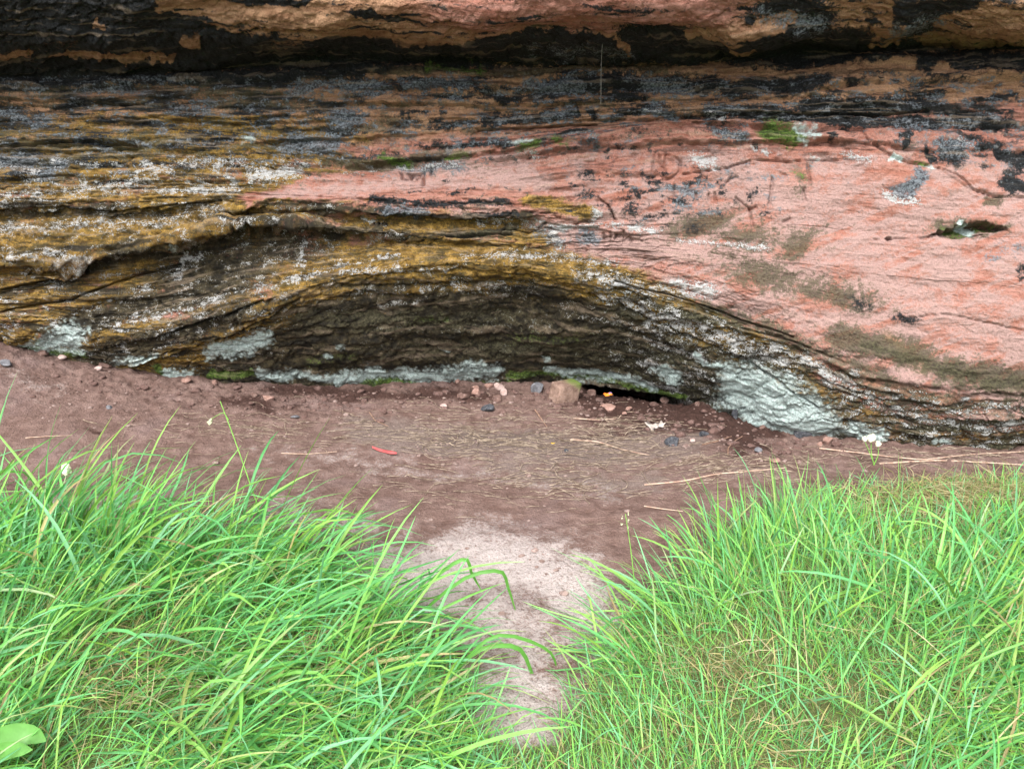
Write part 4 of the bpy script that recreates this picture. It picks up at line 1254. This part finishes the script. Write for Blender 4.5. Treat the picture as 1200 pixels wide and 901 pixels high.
reg = [(620, 520, 90, 9), (700, 532, 60, 12), (520, 512, 70, 8), (640, 555, 90, 14), (730, 505, 40, 10), (860, 545, 50, 10), (560, 490, 80, 12), (300, 505, 80, 10), (1060, 535, 90, 6), (600, 575, 110, 14)]
Q = scatter(1000, reg)
vs, fs, off = [], [], 0
for x, y, px, py in Q:
    L = RNG.uniform(.03, .17); a = RNG.normal(-.05, .22) if RNG.random() < .75 else RNG.normal(0, .9); cur = RNG.normal(0, .5)
    tt = np.linspace(-.5, .5, 5)
    xx = x + L * tt * math.cos(a) - cur * L * tt**2 * math.sin(a); yy = y + L * tt * math.sin(a) + cur * L * tt**2 * math.cos(a)
    zz = ground_h(xx, yy) + RNG.uniform(.001, .006) + .006 * RNG.random() * (0.25 - tt**2) * 4
    v, f = tube(np.stack([xx, yy, zz], -1), RNG.uniform(.0006, .0022), 3, .6)
    vs.append(v); fs.append(f + off); off += len(v)
tag(link('straw', mesh_from('straw', np.concatenate(vs), np.concatenate(fs), STRAW)), 'dry yellowish straw matted over the hollow before the alcove', 'straw', kind='stuff')


def ground_tube(name, pix, r, mat, label, cat, lift=.004, group=None):
    pp = np.array(pix, float)
    s_ = np.linspace(0, len(pp) - 1, len(pp) * 4)
    xs = np.interp(s_, range(len(pp)), pp[:, 0]); ys = np.interp(s_, range(len(pp)), pp[:, 1])
    w3 = np.array([ghit(a, b) for a, b in zip(xs, ys)])
    k_ = np.array([.25, .5, .25])
    for c_ in range(3):
        w3[1:-1, c_] = np.convolve(w3[:, c_], k_, 'valid')
    w3[:, 2] += lift
    org = w3.mean(0)
    v, f = tube(w3 - org, r, 6, .5)
    o = link(name, mesh_from(name, v, f, mat)); o.location = org
    return tag(o, label, cat, group)


ground_tube('dry_stalk', [(668, 516), (700, 518), (730, 528), (760, 534)], .004, STALK, 'long pinkish stalk slanting across the straw below the mossy block', 'stalk')
ground_tube('dry_stalk', [(672, 491), (700, 493), (725, 491), (728, 487)], .003, STALK, 'thin pale stalk lying level before the flat pinkish stone', 'stalk')
ground_tube('twig', [(627, 481), (634, 491), (641, 501)], .004, TWIG, 'short straight twig pointing at the straw below the grey stone', 'twig')
ground_tube('twig', [(433, 484), (440, 494), (455, 500)], .003, TWIG, 'bent thin twig on earth left of the straw', 'twig')
ground_tube('twig', [(823, 522), (840, 518), (857, 512)], .0035, TWIG, 'straight twig right of the smooth dark stone', 'twig')
ground_tube('twig', [(853, 534), (853, 526), (860, 518), (870, 512)], .0035, TWIG, 'hooked pale twig nearest the large mint patch', 'twig')
ground_tube('dry_stalk', [(755, 569), (800, 565), (840, 556), (880, 553), (920, 549)], .004, STALK, 'long dry stalk running into the right grass tips', 'stalk')
ground_tube('dry_stalk', [(960, 526), (1010, 532), (1080, 540), (1140, 533), (1200, 530)], .004, STALK, 'long pale stalk under the rock foot behind the white flowers', 'stalk')
ground_tube('dry_stalk', [(1030, 544), (1100, 540), (1190, 545), (1260, 548)], .0045, STALK, 'pinkish dry stalk on soil along the right grass edge', 'stalk')
ground_tube('dry_stalk', [(30, 514), (60, 512), (85, 511)], .003, STALK, 'thin straw stem high on the left bank', 'stalk')
ground_tube('dry_stalk', [(330, 532), (360, 533), (395, 530)], .003, STALK, 'pale straw stem on the left bank above the grass', 'stalk')
ground_tube('dry_stalk', [(755, 594), (775, 597), (800, 600)], .003, STALK, 'short pale stem beside the right tuft tips', 'stalk')


def flat_mat(name, c0, c1, rough=.7):
    t = NT(name, rough=rough, spec=.25)
    n = t.noise(35, 4, .6)
    return t.done(t.mix(t.ramp(n, .35, .65), c0, c1), t.bump(n, .4, .004))


def sheet(name, px, py, outline, size, mat, label, cat, curl=.15, rot=0.0, tilt=0.0, parent=None, thick=.0012):
    """a thin curled piece: outline in unit coordinates, fan filled in rings, with thickness"""
    x, y, z = ghit(px, py)
    o = np.array(outline, float) * size
    rings = [o * k for k in (1, .66, .33)] + [np.zeros((1, 2))]
    n = len(o)
    top = np.concatenate(rings)
    zz = curl * size * ((top[:, 0] / size) ** 2 + .5 * (top[:, 1] / size) ** 2 + .25 * noise2(top[:, 0] / size * 2 + px, top[:, 1] / size * 2, 5))
    T = np.concatenate([top, zz[:, None]], 1); Bm = T - np.array([0, 0, thick])
    m = len(T); f = []
    for k in range(2):
        for i in range(n):
            j = (i + 1) % n
            f += [(k * n + i, k * n + j, (k + 1) * n + j), (k * n + i, (k + 1) * n + j, (k + 1) * n + i)]
    for i in range(n): f.append((2 * n + i, 2 * n + (i + 1) % n, 3 * n))
    fb = [(a + m, c + m, b + m) for a, b, c in f]
    for i in range(n):
        j = (i + 1) % n
        fb += [(i, i + m, j + m), (i, j + m, j)]
    ob = link(name, mesh_from(name, np.concatenate([T, Bm]), np.array(f + fb), mat))
    ob.location = (x, y, z + .006 + .2 * curl * size); ob.rotation_euler = (tilt, 0, rot)
    return tag(ob, label, cat)


lobes = [(1, .1), (.75, .12), (.7, .5), (.45, .25), (.1, .34), (-.2, .2), (-.5, .3), (-.62, .55), (-.8, .35), (-.95, .42), (-.9, .1), (-.7, -.1), (-.72, -.55), (-.5, -.75), (-.35, -.4), (0, -.3), (.4, -.2), (.62, -.35), (.7, -.1)]
sheet('dead_leaf', 768, 501, lobes, .055, flat_mat('bleached_leaf', (0.26, 0.22, 0.195), (0.40, 0.35, 0.32)), 'bleached ragged dead leaf on the dark soil above the dark stone', 'leaf', .25, .2, .45)
sheet('plastic_strip', 450, 531, [(1, -.16), (.95, .02), (.5, .14), (0, .2), (-.5, .26), (-1, .34), (-.9, .16), (-.4, .02), (0, -.04), (.5, -.14)], .068, flat_mat('red_plastic', (0.36, 0.06, 0.06), (0.48, 0.10, 0.10), .45),
      'small bright red strip lying on the bare earth', 'litter', .10, -.25, .3)
sc_ = sheet('wrapper_scrap', 711, 474, [(1, -.4), (.8, .5), (.1, .4), (-.5, .6), (-1, .1), (-.6, -.5), (.2, -.3)], .024, flat_mat('orange_plastic', (0.70, 0.16, 0.02), (0.8, 0.25, 0.03), .4), 'tiny orange and blue scrap on the flat pinkish stone', 'litter', .5, .3, .5)
sc_.location.z += .045
bl_ = sheet('wrapper_scrap_edge', 714, 472, [(1, -.4), (.8, .5), (-.5, .6), (-1, .1), (-.6, -.5), (.2, -.3)], .010, flat_mat('blue_plastic', (0.05, 0.12, 0.4), (0.08, 0.2, 0.5), .4), None, None, .5, .3, .5)
bl_.name = 'blue_edge'; bl_.parent = sc_; bl_.location = (.016, .004, .006)
sheet('petal', 648, 521, [(1, 0), (.3, .5), (-.8, .4), (-1, -.2), (0, -.5)], .010, flat_mat('yellow_petal', (0.65, 0.42, 0.02), (0.75, 0.5, 0.05)), 'tiny yellow fleck of petal on the straw', 'petal', .3)
# thread hanging from the lip
x1, y1, z1 = unproject(706, 52, 3.62); x2, y2, z2 = unproject(707, 122, 3.62)
zz = np.linspace(0, float(z2 - z1), 14)
v, f = tube(np.stack([.002 * np.sin(zz * 20), 0 * zz, zz], -1), .0008, 5, 1.0)
th_ = link('thread', mesh_from('thread', v, f, flat_mat('thread_fibre', (0.12, 0.11, 0.10), (0.20, 0.19, 0.17))))
th_.location = (float(x1), float(y1), float(z1))
tag(th_, 'thin pale thread hanging from the overhang lip', 'thread')


# ------------------------------------------------------------------ standout plants in the grass
def one_blade(pix_pts, depth0, depth1, width, c0, c1, name, parent=None, label=None, cat=None):
    """a single leaf blade through photo points at a real distance, as a folded strip"""
    pp = np.array(pix_pts, float); n = 12
    s_ = np.linspace(0, len(pp) - 1, n)
    xs = smooth_interp(s_, np.arange(len(pp), dtype=float), pp[:, 0]); ys = smooth_interp(s_, np.arange(len(pp), dtype=float), pp[:, 1])
    Yd = np.linspace(depth0, depth1, n)
    x, y, z = unproject(xs, ys, Yd)
    C = np.stack([x, y, z], -1)
    tg = np.gradient(C, axis=0); tg /= np.linalg.norm(tg, axis=1, keepdims=True)
    view = np.array([0, -.75, .66])
    sd_ = np.cross(tg, view); sd_ /= np.linalg.norm(sd_, axis=1, keepdims=True)
    nr = np.cross(sd_, tg)
    tt = np.linspace(0, 1, n)
    hw = (.5 * width * np.interp(tt, [0, .2, .5, .85, 1], [.6, .9, 1, .6, .05]))[:, None]
    ring = np.stack([C - sd_ * hw, C - nr * hw * .4, C + sd_ * hw], 1)
    org = C[0] if parent is None else np.array(parent.location)
    v = ring.reshape(-1, 3) - org
    i = (np.arange(n - 1) * 3)[:, None] + np.arange(2)[None, :]
    f = np.stack([i, i + 1, i + 4, i + 3], -1).reshape(-1, 4)
    me = mesh_from(name, v, f, BLADE)
    cc = np.array(c0)[None] * (1 - tt[:, None]) + np.array(c1)[None] * tt[:, None]
    add_col(me, 'tint', np.repeat(cc, 3, 0))
    o = link(name, me, parent)
    if parent is None: o.location = org
    if label: tag(o, label, cat, kind='thing')
    return o


def plant(name, px, py, label, cat):
    x, y, z = ghit(px, py)
    e = bpy.data.objects.new(name, None); COL.objects.link(e)
    e.location = (x, y, z); e.empty_display_size = .05
    return tag(e, label, cat, kind='thing')


def stem_through(parent, pix, y0, y1, r, mat, name='stem'):
    pp = np.array(pix, float); n = 14
    s_ = np.linspace(0, len(pp) - 1, n)
    idx = np.arange(len(pp), dtype=float)
    x, y, z = unproject(smooth_interp(s_, idx, pp[:, 0]), smooth_interp(s_, idx, pp[:, 1]), np.linspace(y0, y1, n))
    C = np.stack([x, y, z], -1) - np.array(parent.location)
    v, f = tube(C, r, 6, .6)
    link(name, mesh_from(name, v, f, mat), parent)
    return C[-1]


STEM = flat_mat('green_stem', (0.13, 0.32, 0.05), (0.20, 0.42, 0.08))
SEED = flat_mat('seed_head', (0.36, 0.38, 0.22), (0.55, 0.56, 0.38))
CREAM = flat_mat('cream_petal', (0.62, 0.62, 0.40), (0.78, 0.78, 0.62))


def head(parent, at, sx, sy, sz, mat, name, seed, n=26):
    """cluster of small florets"""
    r = np.random.default_rng(seed); vs, fs, off = [], [], 0
    base, fc = ico(1)
    for _ in range(n):
        d = r.normal(size=3); d /= np.linalg.norm(d); d *= r.uniform(.5, 1)
        k = r.uniform(.25, .42) * min(sx, sz)
        vs.append(base * np.array([k, k, k * 1.5]) + d * np.array([sx, sy, sz]) * .75); fs.append(fc + off); off += len(base)
    o = link(name, mesh_from(name, np.concatenate(vs), np.concatenate(fs), mat), parent)
    o.location = at
    return o


p = plant('grass_stalk', 318, 640, 'tall thin grass stalk with drooping pale seed head over the left bank', 'grass stalk')
yb = p.location.y
stem_through(p, [(318, 640), (296, 575), (275, 515), (258, 470)], yb, yb + .12, .0022, STEM)
a_ = stem_through(p, [(268, 492), (262, 484), (254, 487), (248, 491)], yb + .1, yb + .1, .0012, STEM, 'branch')
h_ = head(p, a_ + np.array([-.006, 0, -.01]), .010, .010, .018, SEED, 'seed_head', 3); h_.rotation_euler = (0, .7, 0)
p = plant('grass_stalk', 58, 640, 'yellow green stalk topped by a fluffy cream seed head, left grass', 'grass stalk')
yb = p.location.y
a_ = stem_through(p, [(55, 640), (66, 600), (78, 556)], yb, yb + .05, .0025, SEED)
head(p, a_ + np.array([.004, 0, .02]), .019, .017, .028, CREAM, 'seed_head', 5, 34)
p = plant('grass_stalk', 745, 700, 'feathery pale seed stalk at the left end of the right grass', 'grass stalk')
yb = p.location.y
a_ = stem_through(p, [(745, 700), (740, 650), (733, 602)], yb, yb + .04, .0018, STEM)
for k in range(5):
    head(p, a_ + np.array([.010 * (-1) ** k, 0, -.012 * k]), .004, .004, .008, SEED, 'spikelet', 20 + k, 7)
p = plant('white_clover', 1023, 545, 'three small white clover heads on thin stems before the rock foot', 'flower')
yb = p.location.y
for k, (pts, sz) in enumerate([([(1025, 545), (1019, 530), (1013, 516)], .013), ([(1024, 545), (1021, 528), (1021, 516)], .020), ([(1024, 545), (1029, 533), (1029, 522)], .014)]):
    a_ = stem_through(p, pts, yb, yb, .0022, STEM)
    head(p, a_ + np.array([0, 0, sz * .5]), sz, sz, sz, CREAM, 'flower_head', 40 + k, 40)
G1, G2 = (0.10, 0.30, 0.05), (0.14, 0.38, 0.06)
p0 = ghit(470, 720)
one_blade([(470, 715), (515, 672), (545, 655), (553, 672), (566, 695)], p0[1], p0[1] + .02, .012, G1, G2, 'drooping_grass', None, 'single bent grass blade drooping over the pale path, upper one', 'grass blade')
one_blade([(480, 730), (540, 680), (585, 669), (596, 690), (606, 722)], p0[1] - .02, p0[1] + .02, .012, G1, G2, 'drooping_grass', None, 'single bent grass blade drooping over the pale path, lower right one', 'grass blade')
p0 = ghit(520, 800)
one_blade([(520, 800), (560, 762), (605, 758), (622, 785), (632, 820)], p0[1], p0[1] + .05, .013, G1, G2, 'drooping_grass', None, 'long bent grass blade hanging over the narrow path end', 'grass blade')
one_blade([(530, 790), (580, 745), (640, 760), (655, 790)], p0[1], p0[1] + .08, .010, G1, G2, 'drooping_grass', None, 'thin blade arching right across the narrow path end', 'grass blade')
p = plant('dock_plant', 8, 905, 'broad pale green dock leaf at the lower left picture corner', 'plant')
yb = p.location.y
one_blade([(-45, 885), (-5, 868), (30, 860), (54, 868)], yb, yb + .02, .055, (0.18, 0.42, 0.10), (0.20, 0.46, 0.12), 'leaf', p)
one_blade([(-35, 900), (5, 880), (38, 878)], yb - .03, yb - .04, .04, (0.15, 0.36, 0.08), (0.17, 0.40, 0.10), 'leaf', p)
